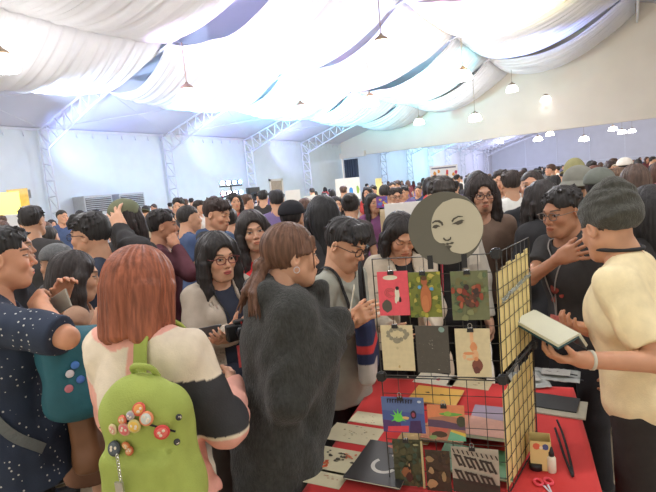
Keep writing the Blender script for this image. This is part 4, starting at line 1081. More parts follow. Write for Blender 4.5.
card(377,271,407.5,315, 'postcard', 'pink postcard with a white figure and a dark blob, top left of the rack', 'postcard', pink,
     [(blob(.42,.86,.24,.055,16,.02), wht)]+[(ringpts(.38,.52,.17-.05*i,.012,.62,.3*i,5.6-.4*i,18), brn) for i in range(3)]+[(blob(.62,.47,.08,.15,10,.2), wht), (blob(.63,.62,.06,.05,9,.15), blk), (blob(.57,.36,.05,.08,8,.2), wht), (blob(.70,.36,.04,.07,8,.2), blk), (blob(.26,.22,.16,.14,12,.10), dkg)], what='the pink postcard')
sh = []
for i in range(46): sh.append((blob(random.random(), random.random(), random.uniform(.04,.1), random.uniform(.03,.07), 7, .3), k(random.choice([(150,150,60),(176,170,72),(96,112,50),(128,138,58),(190,176,90),(84,98,52)]))))
sh += [(blob(.52,.42,.17,.32,14,.08), k((186,112,70))), (blob(.5,.80,.10,.09,12,.05), k((170,100,66))), (blob(.5,.87,.10,.05,10,.1), k((96,66,44))), (blob(.34,.68,.07,.04,6,.3), k((96,160,200))), (blob(.72,.63,.06,.04,6,.3), k((96,160,200))), (blob(.5,.30,.12,.2,12,.1), k((196,124,78)))]
card(408,271.5,440,316.5, 'postcard', 'green leafy painted postcard with an orange-brown figure, top middle of the rack', 'postcard', k((122,128,58)), sh, what='the green leafy postcard')
sh = []
for i in range(40): sh.append((blob(random.random(), random.random(), random.uniform(.05,.12), random.uniform(.03,.07), 7, .3), k(random.choice([(112,124,84),(92,110,80),(134,138,96),(120,116,76),(84,96,72)]))))
for i in range(26): sh.append((blob(random.gauss(.48,.17), random.gauss(.45,.11), random.uniform(.04,.09), random.uniform(.04,.09), 8, .3), k(random.choice([(84,60,50),(150,74,52),(104,66,50),(66,54,50),(172,98,72),(128,58,46)]))))
sh += [(blob(.42,.68,.07,.06,9,.1), k((60,48,44))), (blob(.68,.62,.06,.05,9,.1), k((70,54,46)))]
card(450,270.5,487.5,319.5, 'postcard', 'postcard of dark red and brown figures on grey-green, top right of the rack', 'postcard', k((116,120,86)), sh, what='the grey-green postcard of figures')
gy = k((150,144,122)); gd2 = k((112,106,92))
sh = [(blob(.52+.30*math.cos(t)*(.8+.2*math.cos(2*t)), .80+.13*math.sin(t), .07, .05, 7, .3), gy) for t in np.linspace(0, 2*PI, 14)]
sh += [(blob(.50,.74,.018,.015,6,.2), blk), (blob(.40,.70,.012,.010,6,.2), blk), (blob(.60,.70,.012,.010,6,.2), blk), (blob(.45,.64,.010,.010,6,.2), blk), (blob(.5,.66,.12,.06,12,.1), gy), (blob(.52,.09,.03,.03,8,.2), k((186,160,104))), (blob(.5,.5,.04,.03,8,.2), k((196,184,146)))]
card(380.5,324.5,412.5,369.5, 'postcard', 'cream postcard with a faint grey wreath, bottom left of the hanging cards', 'postcard', cream, sh, what='the cream postcard with the wreath')
sh = [(blob(.80,.92,.09,.055,10,.12), k((132,160,150)))]+[(blob(random.gauss(.46,.06), random.gauss(.62,.05), .022, .007, 5, .3), k((140,136,124))) for i in range(9)]+[(blob(random.random(), random.random(), .008, .006, 5, .2), k((120,116,104))) for i in range(30)]+[(blob(.66,.09,.03,.012,5,.3), k((170,164,150)))]
card(415,325,448,372, 'postcard', 'plain charcoal postcard with tiny white marks, below the green leafy one', 'postcard', k((84,80,72)), sh, clip=False)
orn = k((218,148,100)); sk_ = k((226,178,134)); hr_ = k((128,76,62))
sh = [(blob(.48,.80,.05,.20,10,.08), sk_), (blob(.52,.62,.10,.10,10,.1), orn), (blob(.56,.45,.10,.12,10,.1), sk_), (blob(.36,.49,.17,.035,8,.15), orn), (blob(.24,.43,.05,.06,8,.2), sk_), (blob(.40,.37,.12,.03,8,.15), sk_), (blob(.60,.24,.15,.15,14,.14), hr_), (blob(.58,.14,.10,.08,12,.2), k((104,60,54))), (blob(.58,.38,.06,.05,9,.1), orn)]
card(454.5,328,489.5,376, 'postcard', 'cream postcard of an orange figure with brown hair, bottom right of the hanging cards', 'postcard', cream, sh, what='the cream postcard of the orange figure')
# lower tier
blu = k((76,92,150))
sh = [([(0,.62),(1,.55),(1,1),(0,1)], k((92,112,158))), ([(0,0),(.45,.0),(.42,.30),(0,.35)], k((86,60,108))), ([(.1,.02),(.6,.02),(.62,.20),(.12,.16)], k((214,70,84))), ([(.62,0),(.92,.0),(.90,.36),(.66,.34)], k((70,50,92)))]
sh += [([(.38+.06*math.cos(a-.5), .42+.07*math.sin(a-.5)), (.38+.20*math.cos(a), .42+.26*math.sin(a)), (.38+.06*math.cos(a+.5), .42+.07*math.sin(a+.5))], k((110,210,84))) for a in (1.0,1.6,2.2,2.8,3.6,5.9)]+[(blob(.38,.42,.11,.12,9,.1), k((110,210,84))), (blob(.56,.42,.08,.05,8,.2), k((220,180,120))), (blob(.74,.52,.07,.12,10,.1), k((60,40,52))), (blob(.74,.52,.04,.07,10,.1), k((150,70,90)))]
x_ = .14
for i in range(10):
    sh.append(([(x_,.84),(x_+.022,.84),(x_+.024,.95),(x_,.96)], k((40,36,52)))); sh.append(([(x_,.93),(x_+.05,.93),(x_+.05,.955),(x_,.955)], k((40,36,52))))
    if i % 2: sh.append(([(x_,.885),(x_+.045,.885),(x_+.045,.905),(x_,.905)], k((40,36,52))))
    x_ += .062
sh.append((blob(.90,.90,.05,.035,9,.1), k((190,200,214))))
card(381.5,396,423.5,431, 'zine', 'blue zine with a green hand shape and jagged dark title, left of the lower tier', 'zine', blu, sh, what='the blue zine', off=.010)
sh = []
for i in range(60): sh.append((blob(random.random()*.93, random.random(), random.uniform(.04,.10), random.uniform(.03,.08), 7, .3), k(random.choice([(70,72,50),(86,84,56),(60,62,44),(98,92,62),(76,92,72),(60,78,62)]))))
sh += [(blob(.42,.32,.16,.12,12,.15), k((140,92,60))), (blob(.50,.22,.12,.10,12,.15), k((74,46,38))), (blob(.52,.46,.05,.09,10,.1), k((50,44,36))), (blob(.52,.48,.025,.04,8,.1), k((176,150,110))), ([(.93,0),(1,0),(1,1),(.93,1)], k((184,170,124))), (blob(.78,.92,.08,.03,6,.3), k((150,150,110)))]
card(392.5,438,422.5,484, 'print', 'dark green and brown painted print with a cream edge, under the blue zine', 'print', k((78,78,54)), sh, what='the dark green and brown print', off=.010)
sh = []
for i in range(34): sh.append((blob(random.random(), random.random(), random.uniform(.05,.12), random.uniform(.04,.08), 7, .3), k(random.choice([(66,52,40),(82,66,46),(56,48,40),(74,60,50)]))))
sh += [(blob(.18,.80,.16,.08,9,.3), k((150,126,90))), (blob(.22,.55,.12,.07,9,.3), k((160,134,96))), (blob(.22,.25,.20,.12,9,.3), k((170,140,98))), (blob(.72,.42,.09,.12,9,.1), k((150,132,92)))]
card(425,449,449.5,492, 'print', 'dark brown print with pale patches, hanging left of the slanted-lettering zine', 'print', k((68,56,44)), sh, clip=False, off=.009)
pz = k((168,160,142)); iz = k((56,50,44)); sh = [([(0,0),(1,0),(1,.22),(0,.30)], k((58,58,48)))]
for row in range(2):
    for i in range(8):
        x0 = .04+.108*i; y0 = .84-.33*row-.016*i
        sh.append(([(x0,y0),(x0+.050,y0+.01),(x0+.165,y0-.25),(x0+.115,y0-.26)], iz))
        if i % 3 != 1: sh.append(([(x0+.03,y0),(x0+.11,y0-.01),(x0+.13,y0-.06),(x0+.05,y0-.05)], iz))
        if i % 2 == 0: sh.append(([(x0+.10,y0-.19),(x0+.18,y0-.20),(x0+.20,y0-.25),(x0+.12,y0-.24)], iz))
for i in range(10): sh.append(([(.02+.1*i,.97-.01*i),(.05+.1*i,.97-.01*i),(.09+.1*i,.88-.01*i),(.06+.1*i,.88-.01*i)], iz))
card(451,446,498,491, 'zine', 'grey zine with heavy slanted black lettering, lower right corner of the rack', 'zine', pz, sh, what='the zine with slanted lettering', off=.011)
sh = [([(0,.62),(.5,.70),(1,.62),(1,1),(0,1)], k((214,134,92))), ([(0,.38),(1,.30),(1,.44),(.4,.56),(0,.58)], k((92,72,94))), ([(.05,.20),(.5,.22),(.55,.34),(.0,.36)], k((190,100,84))), (blob(.62,.74,.30,.05,12,.2), k((108,164,78))), (blob(.55,.76,.10,.07,9,.1), k((146,180,80))), (blob(.30,.16,.22,.09,9,.2), k((78,62,48))), ([(.5,.0),(1,.0),(1,.20),(.6,.26)], k((110,178,142))), ([(.6,.26),(1,.12),(1,.22),(.62,.31)], k((214,186,82))), (blob(.9,.55,.14,.16,10,.15), k((72,74,56))), (blob(.12,.08,.1,.06,8,.2), k((120,150,96)))]
card(427,404,464,439, 'comic_book', 'comic with a green creature on a peach sky, middle of the lower tier', 'comic', k((170,120,96)), sh, what='the comic with the green creature', off=.008)
# ---- moon-face sign
u0, z0 = plane_hit(445.3, 228, fL, fR); n_ = np.cross(fu, A(0,0,1)); mo = A(fL[0], fL[1], 0)+fu*u0+A(0,0,z0)+n_*.012
moon = empty('moon_face_sign', mo, fang); tag(moon, 'round dark grey sign with a pale crescent moon face, fixed above the rack', 'sign')
RM = 36.6/495*np.linalg.norm((mo-CP)@Fv)
b = MB(); b.lathe([(RM*.995,-.002),(RM,-.0012),(RM,.0012),(RM*.995,.002)], n=72, R=Rx(PI/2)); b.build('disc', mat('sign_grey', srgb(104,102,90), .6, var=.03), moon, False)
def mp(pts): return [((x-248)/200*RM, (235-y)/200*RM) for x, y in pts]
def layer(name, polys, m, y):
    b = MB()
    for pl in polys:
        b.prism(mp(pl), (0, y, 0), (1,0,0), (0,0,1), (0,.0012,0))
    return b.build(name, m, moon)
pts = [(300,75),(340,80),(385,100),(420,140),(442,190),(447,235),(438,285),(410,335),(375,365),(335,378),(300,372),(276,362),(268,346),(279,336),(262,327),(243,326),(240,316),(215,312),(190,290),(178,250),(176,215),(183,175),(205,130),(245,92)]
pts = [tuple(p[:2]) for p in spline([(x,y,0) for x, y in pts], 3)]
layer('moon_face', [pts], mat('sign_cream', srgb(196,190,166), .6, var=.03), -.0034)
m_mf = mat('sign_line', srgb(84,80,70), .6, var=.03)
for nm_, pl_ in zip(('brow','eye','brow','eye','nose','mouth','lower_lip'), [[(182, 196), (198, 186), (222, 187), (238, 200), (241, 216), (233, 219), (227, 206), (212, 197), (196, 197), (183, 205)], [(180, 226), (188, 214), (204, 210), (218, 216), (224, 222), (210, 224), (206, 230), (196, 232), (188, 228)], [(284, 196), (296, 181), (322, 170), (344, 174), (347, 178), (322, 178), (300, 190), (290, 204)], [(285, 214), (300, 206), (322, 196), (340, 192), (353, 198), (342, 200), (346, 205), (336, 214), (318, 220), (304, 214)], [(234, 286), (240, 283), (246, 293), (256, 297), (268, 293), (274, 281), (279, 284), (276, 297), (262, 305), (246, 303), (237, 296)], [(232, 316), (246, 318), (256, 313), (266, 317), (280, 310), (292, 314), (284, 322), (268, 322), (258, 326), (244, 323)], [(248, 331), (262, 333), (276, 329), (268, 341), (262, 350), (266, 362), (256, 346)]]): layer(nm_, [pl_], m_mf, -.0048)
for sx in (-.05, .05):
    b = MB(); b.bbox((sx-.008,-.003,-RM-.012), (sx+.008,.010,-RM+.03)); b.build('sign_clip', m_blackp, moon)
# ---- cream bookmarks hanging on the side panel
su = nrm(A(sR[0]-fR[0], sR[1]-fR[1], 0)); sang = math.atan2(su[1], su[0]); sn = np.cross(su, A(0,0,1))
m_bm = mat('cream_card', srgb(226,206,140), .65, var=.05, scale=15)
LS = np.linalg.norm(A(sR[0]-fR[0], sR[1]-fR[1], 0))
for tier, (z0, z1) in enumerate(ZT):
    for i in range(7):
        dz = [.0,.004,.012,.006,.018,.012,.02][i]
        o = A(fR[0], fR[1], z0)+su*(LS*(i+.08)/7)-sn*.004
        e = empty('bookmark', o, sang); tag(e, '%s tall cream bookmark from the near corner, %s row of the side panel' % (['first','second','third','fourth','fifth','sixth','seventh'][i], ['lower','upper'][tier]), 'bookmark', 'cream bookmarks on the side panel')
        artsheet('sheet', m_bm, LS/7*.93, .315+dz, [], e, th=.0012, o=(0,0,.012))
b = MB(); 
tp = empty('silver_tape', A(fR[0], fR[1], 1.345)+sn*.004, sang); tag(tp, 'crinkled silver tinsel strip tied across the cream bookmarks of the upper side panel', 'tape')
b.grid(lambda u, v: (.01+u*(LS-.03), -.002-.004*random.random(), .022*u+v*.016+.004*random.random()), 40, 3); o = b.build('tape_strip', mat('silver_foil', srgb(150,158,150), .25, metal=.7, var=.3, scale=60), tp); o.modifiers.new('s', 'SOLIDIFY').thickness = .001
# ---- flat things on the cloth
def onT(px, py, z=TZ): return onz(px, py, z)
def place(name, px, py, rot, label, cat, z=TZ+.003, group=None):
    p = onT(px, py, z); e = empty(name, p, TA+rad(rot)); tag(e, label, cat, group); return e
FLAT = Rx(-PI/2)        # sheet drawn in xz turned to lie face-up with +z of the drawing pointing away
def flatsheet(e, m, w, l, shapes, th=.0008, z=0, nm='sheet'):
    return artsheet(nm, m, w, l, shapes, e, th=-th, R=Rx(-PI/2)@np.diag([1,-1,1.]) if False else FL_, o=FL_@A(-w/2,0,-l/2)+A(0,0,z))
FL_ = np.array([[1.,0,0],[0,0,1],[0,-1,0]])
FL_ = np.stack([A(1,0,0), A(0,0,-1), A(0,1,0)], 1)     # x->x, y(normal)->-z, z->y
random.seed(9)
def petals(n, cx, cy, sp, cols, r=.03):
    return [(blob(random.gauss(cx, sp), random.gauss(cy, sp), r*random.uniform(.6,1.3), r*random.uniform(.6,1.3), 7, .35), k(random.choice(cols))) for _ in range(n)]
pap = mat('art_paper', srgb(214,206,172), .75, var=.04)
e = place('art_print', 320, 477, -6, 'nearest narrow cream art print with pale leaf sketches, at the table corner', 'print'); flatsheet(e, pap, .19, .09, petals(14,.3,.5,.15,[(150,156,120),(170,150,110)],.03)+petals(6,.7,.5,.1,[(180,140,110)],.03))
e = place('art_print', 334, 460, -6, 'cream art print with black and orange flowers near the table corner', 'print'); flatsheet(e, pap, .24, .16, petals(22,.50,.62,.12,[(62,58,48),(80,74,58)],.035)+petals(12,.40,.30,.10,[(206,96,64),(220,130,80)],.045)+petals(8,.75,.7,.1,[(214,120,90)],.03))
e = place('art_print', 354, 434, -6, 'cream art print with grey line sketches behind the flower print', 'print'); flatsheet(e, pap, .22, .14, petals(26,.5,.6,.2,[(150,148,124),(176,160,120)],.02))
e = place('art_print', 374, 419, -6, 'farthest cream art print on the left side of the table', 'print'); flatsheet(e, pap, .20, .10, petals(12,.5,.5,.2,[(190,170,130),(150,140,110)],.02))
def booklet(name, px, py, rot, n, w, l, cov, label, labeltop, group, shapes=[], th=.0045, cat='zine'):
    for i in range(n):
        e = place(name, px, py, rot+random.uniform(-2,2), labeltop if i == n-1 else label % ['lowest','second from the bottom','third from the bottom','fourth from the bottom','fifth from the bottom','sixth from the bottom','seventh from the bottom'][i], cat, TZ+.003+i*th*1.04, group)
        b = MB(); b.bbox((-w/2+.001,-l/2+.001,.0006), (w/2-.001,l/2-.001,th-.0006)); b.build('pages', mat('book_pages'), e)
        c = MB(); c.bbox((-w/2,-l/2,th-.0006), (w/2,l/2,th)); c.bbox((-w/2,-l/2,0), (w/2,l/2,.0006)); c.build('cover', cov, e)
        if i == n-1 and shapes: flatsheet(e, cov, w*.999, l*.999, shapes, th=.0003, z=th+.0004, nm='cover_art')
m_bz = mat('black_cover', srgb(62,62,62), .45, var=.05)
wm = k((206,204,196))
booklet('zine', 384, 463, -6, 6, .20, .26, m_bz, 'black-covered zine, %s of the stack beside the flower print', 'black zine with a white crescent and cross, top of its stack', 'black zines with a moon cover',
    [(ringpts(.55,.42,.24,.07,.8,2.4,5.9,20), wm), ([(.68,.52),(.73,.52),(.73,.78),(.68,.78)], wm), ([(.58,.66),(.84,.66),(.84,.70),(.58,.70)], wm), (blob(.62,.90,.22,.05,9,.2), k((196,112,96)))])
booklet('zine', 436, 396, -6, 3, .22, .17, mat('yellow_cover', srgb(222,176,88), .5, var=.06), 'yellow-covered zine, %s of the pile behind the rack', 'yellow zine with small black shapes, top of its pile behind the rack', 'yellow zines behind the rack', [(blob(.3,.6,.05,.04,8,.2), blk), (blob(.62,.55,.05,.04,8,.2), blk)])
booklet('comic_book', 491, 424, -6, 7, .15, .24, mat('mauve_cover', srgb(146,132,150), .5, var=.1), 'mauve-covered comic, %s of the tall stack behind the rack', 'mauve comic on top of the tall stack behind the rack', 'mauve comics behind the rack', [([(0,0),(1,0),(1,.5),(0,.6)], k((196,150,134)))], th=.013, cat='comic')
booklet('comic_book', 476, 462, -6, 5, .25, .17, mat('green_cover', srgb(86,128,92), .5, var=.12), 'green-covered comic, %s of the low pile behind the lettered zine', 'green comic on top of the low pile behind the lettered zine', 'green comics behind the rack', petals(10,.5,.5,.2,[(150,170,110),(70,90,70)],.05), th=.006, cat='comic')
booklet('comic_book', 447, 428, -6, 4, .16, .22, mat('peach_cover', srgb(206,140,108), .5, var=.12), 'peach-covered comic, %s of the pile between the yellow and green ones', 'peach comic on top of the pile between the yellow and green ones', 'peach comics behind the rack', petals(14,.5,.5,.22,[(120,150,90),(220,190,110),(110,80,96)],.07), th=.008, cat='comic')
booklet('zine', 418, 433, -6, 2, .12, .16, mat('tan_cover', srgb(186,160,112), .6, var=.1), 'tan-covered zine, %s behind the blue zine', 'tan zine on top, lying behind the blue zine', 'tan zines behind the rack')
e = place('art_print', 436, 379, -10, 'white print with a small pink drawing at the far left end of the cloth', 'print'); flatsheet(e, wht, .20, .14, petals(8,.5,.5,.12,[(210,70,90),(90,110,120)],.05))
e = place('art_print', 470, 383, -10, 'cream sheet lying behind the cream postcard of the orange figure', 'print'); flatsheet(e, cream, .2, .12, petals(6,.5,.5,.15,[(150,120,80)],.05))
# ---- stallholder's side
m_foil = mat('clear_sleeve', srgb(186,190,184), .15, var=.15, scale=12, metal=.3)
for (px, py, rt, w_, l_, lab) in [(556,376,-8,.21,.15,'shiny clear plastic sleeve of pale prints at the far right of the cloth'),(528,381,14,.16,.20,'crumpled clear plastic sleeve beside the far edge of the side panel')]:
    e = place('plastic_sleeve', px, py, rt, lab, 'plastic sleeve')
    b = MB(); b.grid(lambda u, v: ((u-.5)*w_, (v-.5)*l_, .006+.006*math.sin(u*7+v*3)*math.sin(v*9)+.004*random.random()), 14, 12); b.build('sleeve', m_foil, e, True).modifiers.new('s', 'SOLIDIFY').thickness = .003
    flatsheet(e, k((170,168,160)), w_*.6, l_*.5, petals(8,.5,.5,.2,[(90,84,80),(130,124,116)],.06), z=.020)
e = place('paper_pad', 560, 408, -10, 'pale grey paper pad under the black folder', 'paper pad'); b = MB(); b.bbox((-.10,-.08,0),(.10,.08,.006)); b.build('pad', k((176,172,152)), e)
e = place('folder', 550, 402, -12, 'flat black folder lying on the grey pad right of the rack', 'folder', TZ+.010); b = MB(); b.bbox((-.11,-.07,0),(.11,.07,.005)); b.build('folder_cover', mat('folder_black', srgb(66,68,68), .4, var=.05), e, bevel=.002)
p = onT(541, 466)
e = empty('cream_box', p, TA); tag(e, 'open cream paper box with an orange and blue flower pattern, right of the rack', 'box')
b = MB()
for sx, sy, hx, hy in ((0,-.03,.032,.001),(0,.03,.032,.001),(-.032,0,.001,.03),(.032,0,.001,.03)): b.bbox((sx-hx,sy-hy,0),(sx+hx,sy+hy,.105))
b.bbox((-.032,-.03,0),(.032,.03,.002)); b.build('box_body', m_bm, e)
artsheet('pattern', m_bm, .06, .03, [(blob(.3,.5,.18,.4,8,.2), k((214,110,80))), (blob(.75,.5,.18,.35,8,.2), k((76,92,140))), (blob(.52,.4,.1,.2,8,.2), wht)], e, o=(-.03,-.0325,.072), th=.0004)
p = onT(552, 472); e = empty('squeeze_bottle', p); tag(e, 'small white squeeze bottle with a black nozzle beside the cream box', 'bottle')
b = MB(); b.lathe([(.012,0),(.014,.003),(.014,.05),(.009,.058)], n=16); b.build('bottle_body', wht, e, True); b = MB(); b.lathe([(.009,.058),(.009,.068),(.004,.088),(.002,.09)], n=14); b.build('nozzle', m_blackp, e, True)
p = onT(541, 472); e = place('tape_roll', 536, 468, 0, 'black roll of tape leaning by the foot of the side panel', 'tape'); b = MB(); b.lathe([(.010,0),(.022,0),(.022,.022),(.010,.022),(.010,0)], n=20, caps=False); b.build('roll', m_blackp, e, True)
e = place('scissors', 545, 485, 20, 'scissors with pink handles at the bottom edge, right of the rack', 'scissors')
for sx in (-1,1):
    b = MB(); b.tube([(sx*.016+.012*math.cos(t), .012+.017*math.sin(t), .004) for t in np.linspace(0, 2*PI, 16, endpoint=False)], .0042, 8, closed=True); b.build('handle', mat('pink_plastic', srgb(236,84,100), .35, var=.03), e, True)
    b = MB(); b.prism([(sx*.010,-.005),(sx*.003,-.007),(-sx*.004,-.08),(-sx*.002,-.08)], (0,0,.003+.001*sx), (1,0,0), (0,1,0), (0,0,.0015)); b.build('blade', m_steel, e)
b = MB(); q = [onT(x, y, TZ+z_) for x, y, z_ in ((557,420,.03),(562,432,.012),(567,448,.008),(571,464,.008),(573,476,.010),(570,470,.010),(564,455,.008),(559,440,.008),(555,428,.02))]; b.tube(spline(q, 6), .0042, 6)
o = b.build('wrist_strap', m_strapk, None, True); tag(o, 'black looped wrist strap lying on the red cloth beside the bottle', 'strap')
for i, (px, py, rt, c_) in enumerate([(562,388,70,(40,40,44)),(568,392,60,(60,60,64))]):
    e = place('pen', px, py-14, rt, ['dark pen lying by the clear sleeve, nearer the stallholder','dark grey pen lying farther along the cloth edge'][i] , 'pen'); b = MB(); b.tube([(0,-.07,.005),(0,.055,.005),(0,.07,.005)], [.0045,.0045,.0015], 8); b.build('barrel', k(c_), e, True)
# ---- backpacks and bags
fr = P1['fr']; RW = Rz(P1['root'].rotation_euler.z)
bp = empty('backpack', W(152,440,1.29), P1['root'].rotation_euler.z+rad(6)); tag(bp, 'lime green backpack covered in round badges on the woman with auburn hair', 'backpack')
bo = [rbox((0,0,-.03), (.118,.070,.165), .06, k=.03), ell((.006,-.015,-.12), (.134,.085,.09), k=.06), ell((-.008,-.01,.10), (.090,.060,.085), k=.06),
      rbox((0,-.060,-.085), (.105,.045,.095), .035, k=.022), cap((-.085,-.030,.075), (.085,-.030,.075), .010, k=.01, mode='u')]
def bpd(P): return .006*noise(P, (10,10,10))+.003*noise(P, (30,30,18))
sdf_obj('bag_body', bo, .0045, m_green, bp, bpd, None)
top = P1['ops']
inv = lambda p: np.linalg.inv(Rz(bp.rotation_euler.z))@(np.array(p, float)-np.array(bp.location))
def w_of(q, P=P1): return Rz(P['root'].rotation_euler.z)@np.array(q, float)+np.array(P['root'].location)
def pack_strap(pts, w_, name='shoulder_strap', m=m_green, P=P1, e=None, th=.006):
    L_ = settle(spline(pts, 8), P['ops'], .010, 6); loc = [np.linalg.inv(Rz((e or bp).rotation_euler.z))@(w_of(q, P)-np.array((e or bp).location)) for q in L_]
    o_ = []
    for a_, c_ in zip(loc[:-1], loc[1:]): o_.append(cap(a_, c_, w_*.30, k=.01))
    # flattened strap
    nrmls = []
    b = MB(); T = np.gradient(np.array(loc), axis=0)
    d0 = evops(P['ops'], np.array(L_)); g_ = np.stack([evops(P['ops'], np.array(L_)+np.eye(3)[i]*2e-3)-d0 for i in range(3)], 1)
    Rl_ = np.linalg.inv(Rz((e or bp).rotation_euler.z))@Rz(P['root'].rotation_euler.z)
    vs = []; 
    for i in range(len(loc)):
        n_ = nrm(Rl_@g_[i]); t_ = nrm(T[i]); s_ = nrm(np.cross(t_, n_))
        for a in np.linspace(0, 2*PI, 10, endpoint=False):
            ca, sa = math.cos(a), math.sin(a); vs.append(loc[i]+s_*w_/2*np.sign(ca)*abs(ca)**.6+n_*th*np.sign(sa)*abs(sa)**.6)
    fs = [(i*10+j, i*10+(j+1) % 10, i*10+10+(j+1) % 10, i*10+10+j) for i in range(len(loc)-1) for j in range(10)]+[tuple(range(9,-1,-1)), tuple((len(loc)-1)*10+j for j in range(10))]
    b.add(vs, fs); return b.build(name, m, e or bp, True)
B1 = P1['B']
pack_strap([B1(.06,-.13,.72), B1(.085,-.12,.80), B1(.075,-.06,.86), B1(.09,.04,.84), B1(.11,.10,.76), B1(.12,.10,.66)], .045)
0 and pack_strap([B1(-.12,-.13,.70), B1(-.11,-.12,.78), B1(-.10,-.05,.85), B1(-.11,.05,.83), B1(-.12,.10,.74)], .04)
b = MB(); b.tube(spline([(-.03,.02,.165),(-.028,.0,.195),(0,-.01,.205),(.028,.0,.195),(.03,.02,.165)], 6), .008, 8); b.build('grab_handle', m_green, bp, True)
b = MB(); b.tube([(-.11,-.05,.055),(-.06,-.078,.085),(0,-.085,.095),(.06,-.078,.085),(.11,-.05,.055)], .0025, 6); b.build('zipper', m_strapk, bp, True)
def badge(px, py, r_px, c, c2, label, asp=1.):
    # pin the badge where the ray meets the bag surface
    o = CP; d = W(px, py, 1)-CP; d = d/np.linalg.norm(d); Ri = np.linalg.inv(Rz(bp.rotation_euler.z)); lo = Ri@(o-np.array(bp.location)); ld = Ri@d
    t = 1.0
    for _ in range(80):
        s_ = evops(bo, (lo+ld*t)[None])[0]
        if s_ < .004 or t > 2: break
        t += max(s_*.8, .001)
    if t > 2: return
    p = lo+ld*t; g_ = nrm([evops(bo, (p+np.eye(3)[i]*3e-3)[None])[0]-evops(bo, p[None])[0] for i in range(3)])
    p = p+g_*.006; r = r_px*t/495*.92
    x_ = nrm(np.cross(A(0,0,1), g_)); y_ = np.cross(g_, x_); R_ = np.stack([x_*asp, y_, g_], 1)
    b = MB(); b.lathe([(r*.9,-.003),(r,-.001),(r*.96,.0022),(r*.72,.0034)], c=p, n=22, R=R_); b.lathe([(r*.74,.0032),(r*.72,.0040),(r*.3,.0046)], c=p, n=22, R=R_, mi=1)
    for q in range(3): a_ = random.uniform(0, 6.3); b.lathe([(r*.22,.0044),(r*.18,.0052)], c=p+R_@A(r*.35*math.cos(a_), r*.35*math.sin(a_), 0), n=8, R=R_, mi=2)
    o_ = b.build('badge', [k(c), k(c2), k((228,214,190))], bp, True); o_['label'] = label
badge(140,409,6.6,(206,84,70),(220,150,80),'red badge with a yellow centre'); badge(147.5,418,7.2,(222,140,96),(200,206,196),'orange-rimmed badge with a white centre')
badge(135.7,425,6.8,(206,190,120),(226,184,84),'yellow badge'); badge(132,415,4.6,(184,176,160),(160,150,160),'small lilac badge'); badge(124,419,4.6,(206,96,76),(226,160,110),'small red and orange badge')
badge(126,428,6.6,(206,150,130),(214,110,110),'pink badge'); badge(114.7,428,5.6,(214,200,150),(216,160,140),'oval cream badge', .8); badge(162,431,7.6,(208,70,66),(226,110,100),'large red badge at the right')
badge(127.5,444,4.2,(206,120,70),(226,180,120),'small orange badge'); badge(131,451,4.2,(196,104,64),(220,160,110),'lowest small orange badge'); badge(116,448,7.2,(66,72,76),(84,92,96),'dark blue-grey badge')
for px, py in ((176,441),(177.5,417)): badge(px, py, 3.2, (46,46,46), (60,60,60), 'black toggle')
b = MB()
q0 = inv(W(117,456,1.17)); 
for i in range(9): b.tube([q0+A(.003*math.cos(t)*(1 if i % 2 else .3), .003*math.cos(t)*(.3 if i % 2 else 1), -.008*i+.005*math.sin(t)) for t in np.linspace(0, 2*PI, 9, endpoint=False)], .0011, 5, closed=True)
b.box(q0+A(-.006,0,-.085), (.011,.003,.018)); b.build('keychain', m_clipw, bp)
# teal bag
tb = empty('sling_bag', W(80,372,1.80), YAW-rad(50)); tag(tb, 'teal nylon bag hanging at the hip of the man in the dotted shirt', 'bag')
sdf_obj('bag_body', [rbox((0,0,0), (.085,.12,.150), .05, k=.03), ell((0,0,-.07), (.09,.13,.09), k=.05), ell((-.02,.0,.09),(.07,.09,.07), k=.05)], .005, m_teal, tb, lambda P: .009*noise(P, (12,12,9)), None)
b = MB(); b.tube(spline([(.03,-.05,.10),(.06,-.095,.02),(.055,-.11,-.06)], 8), .005, 6); b.build('zipper', m_strapg, tb, True)
for i, (y_, z_, c) in enumerate(((-.05,.03,(206,206,210)),(-.02,.0,(70,110,180)),(-.06,-.02,(190,120,130)),(-.03,.055,(70,120,190)))):
    b = MB(); b.lathe([(.014,-.002),(.014,.001),(.010,.003)], c=(.088,y_,z_), n=14, R=Ry(PI/2)); b.build('badge', k(c), tb, True)
br = empty('shoulder_bag', W(89,430,1.98), YAW-rad(75)); tag(br, 'brown leather shoulder bag hanging by the girl in the sleeveless tan top', 'bag')
sdf_obj('bag_body', [rbox((0,0,0), (.12,.05,.13), .03, k=.03), ell((0,0,-.08), (.125,.06,.07), k=.04)], .005, m_brown, br, lambda P: .004*noise(P, (14,14,10)), None)
b = MB(); b.tube(spline([(-.09,0,.12),(-.07,0,.26),(-.02,.0,.40),(.04,0,.40),(.08,0,.26),(.09,0,.12)], 6), .007, 8); b.build('bag_strap', m_brown, br, True)
# tote between the young man and the rack
nb = empty('tote_bag', W(367,345,2.25), YAW-rad(100)); tag(nb, 'navy and red tote bag hanging behind the left edge of the rack', 'bag')
def totef(V):
    C = np.tile(np.array(srgb(52,60,92)), (len(V), 1)); C[(V[:,2] > -.0) & (V[:,2] < .035)] = srgb(206,70,70); C[(V[:,2] < -.05)&(V[:,0]>0)] = srgb(200,196,190); return C
sdf_obj('bag_body', [rbox((0,0,0), (.13,.04,.15), .03, k=.03)], .006, m_cloth, nb, lambda P: .006*noise(P, (12,12,9)), totef)
b = MB(); b.tube(spline([(-.07,0,.14),(-.05,0,.3),(.0,.0,.38),(.05,0,.3),(.07,0,.14)], 6), .009, 8); b.build('bag_handle', m_strapk, nb, True)
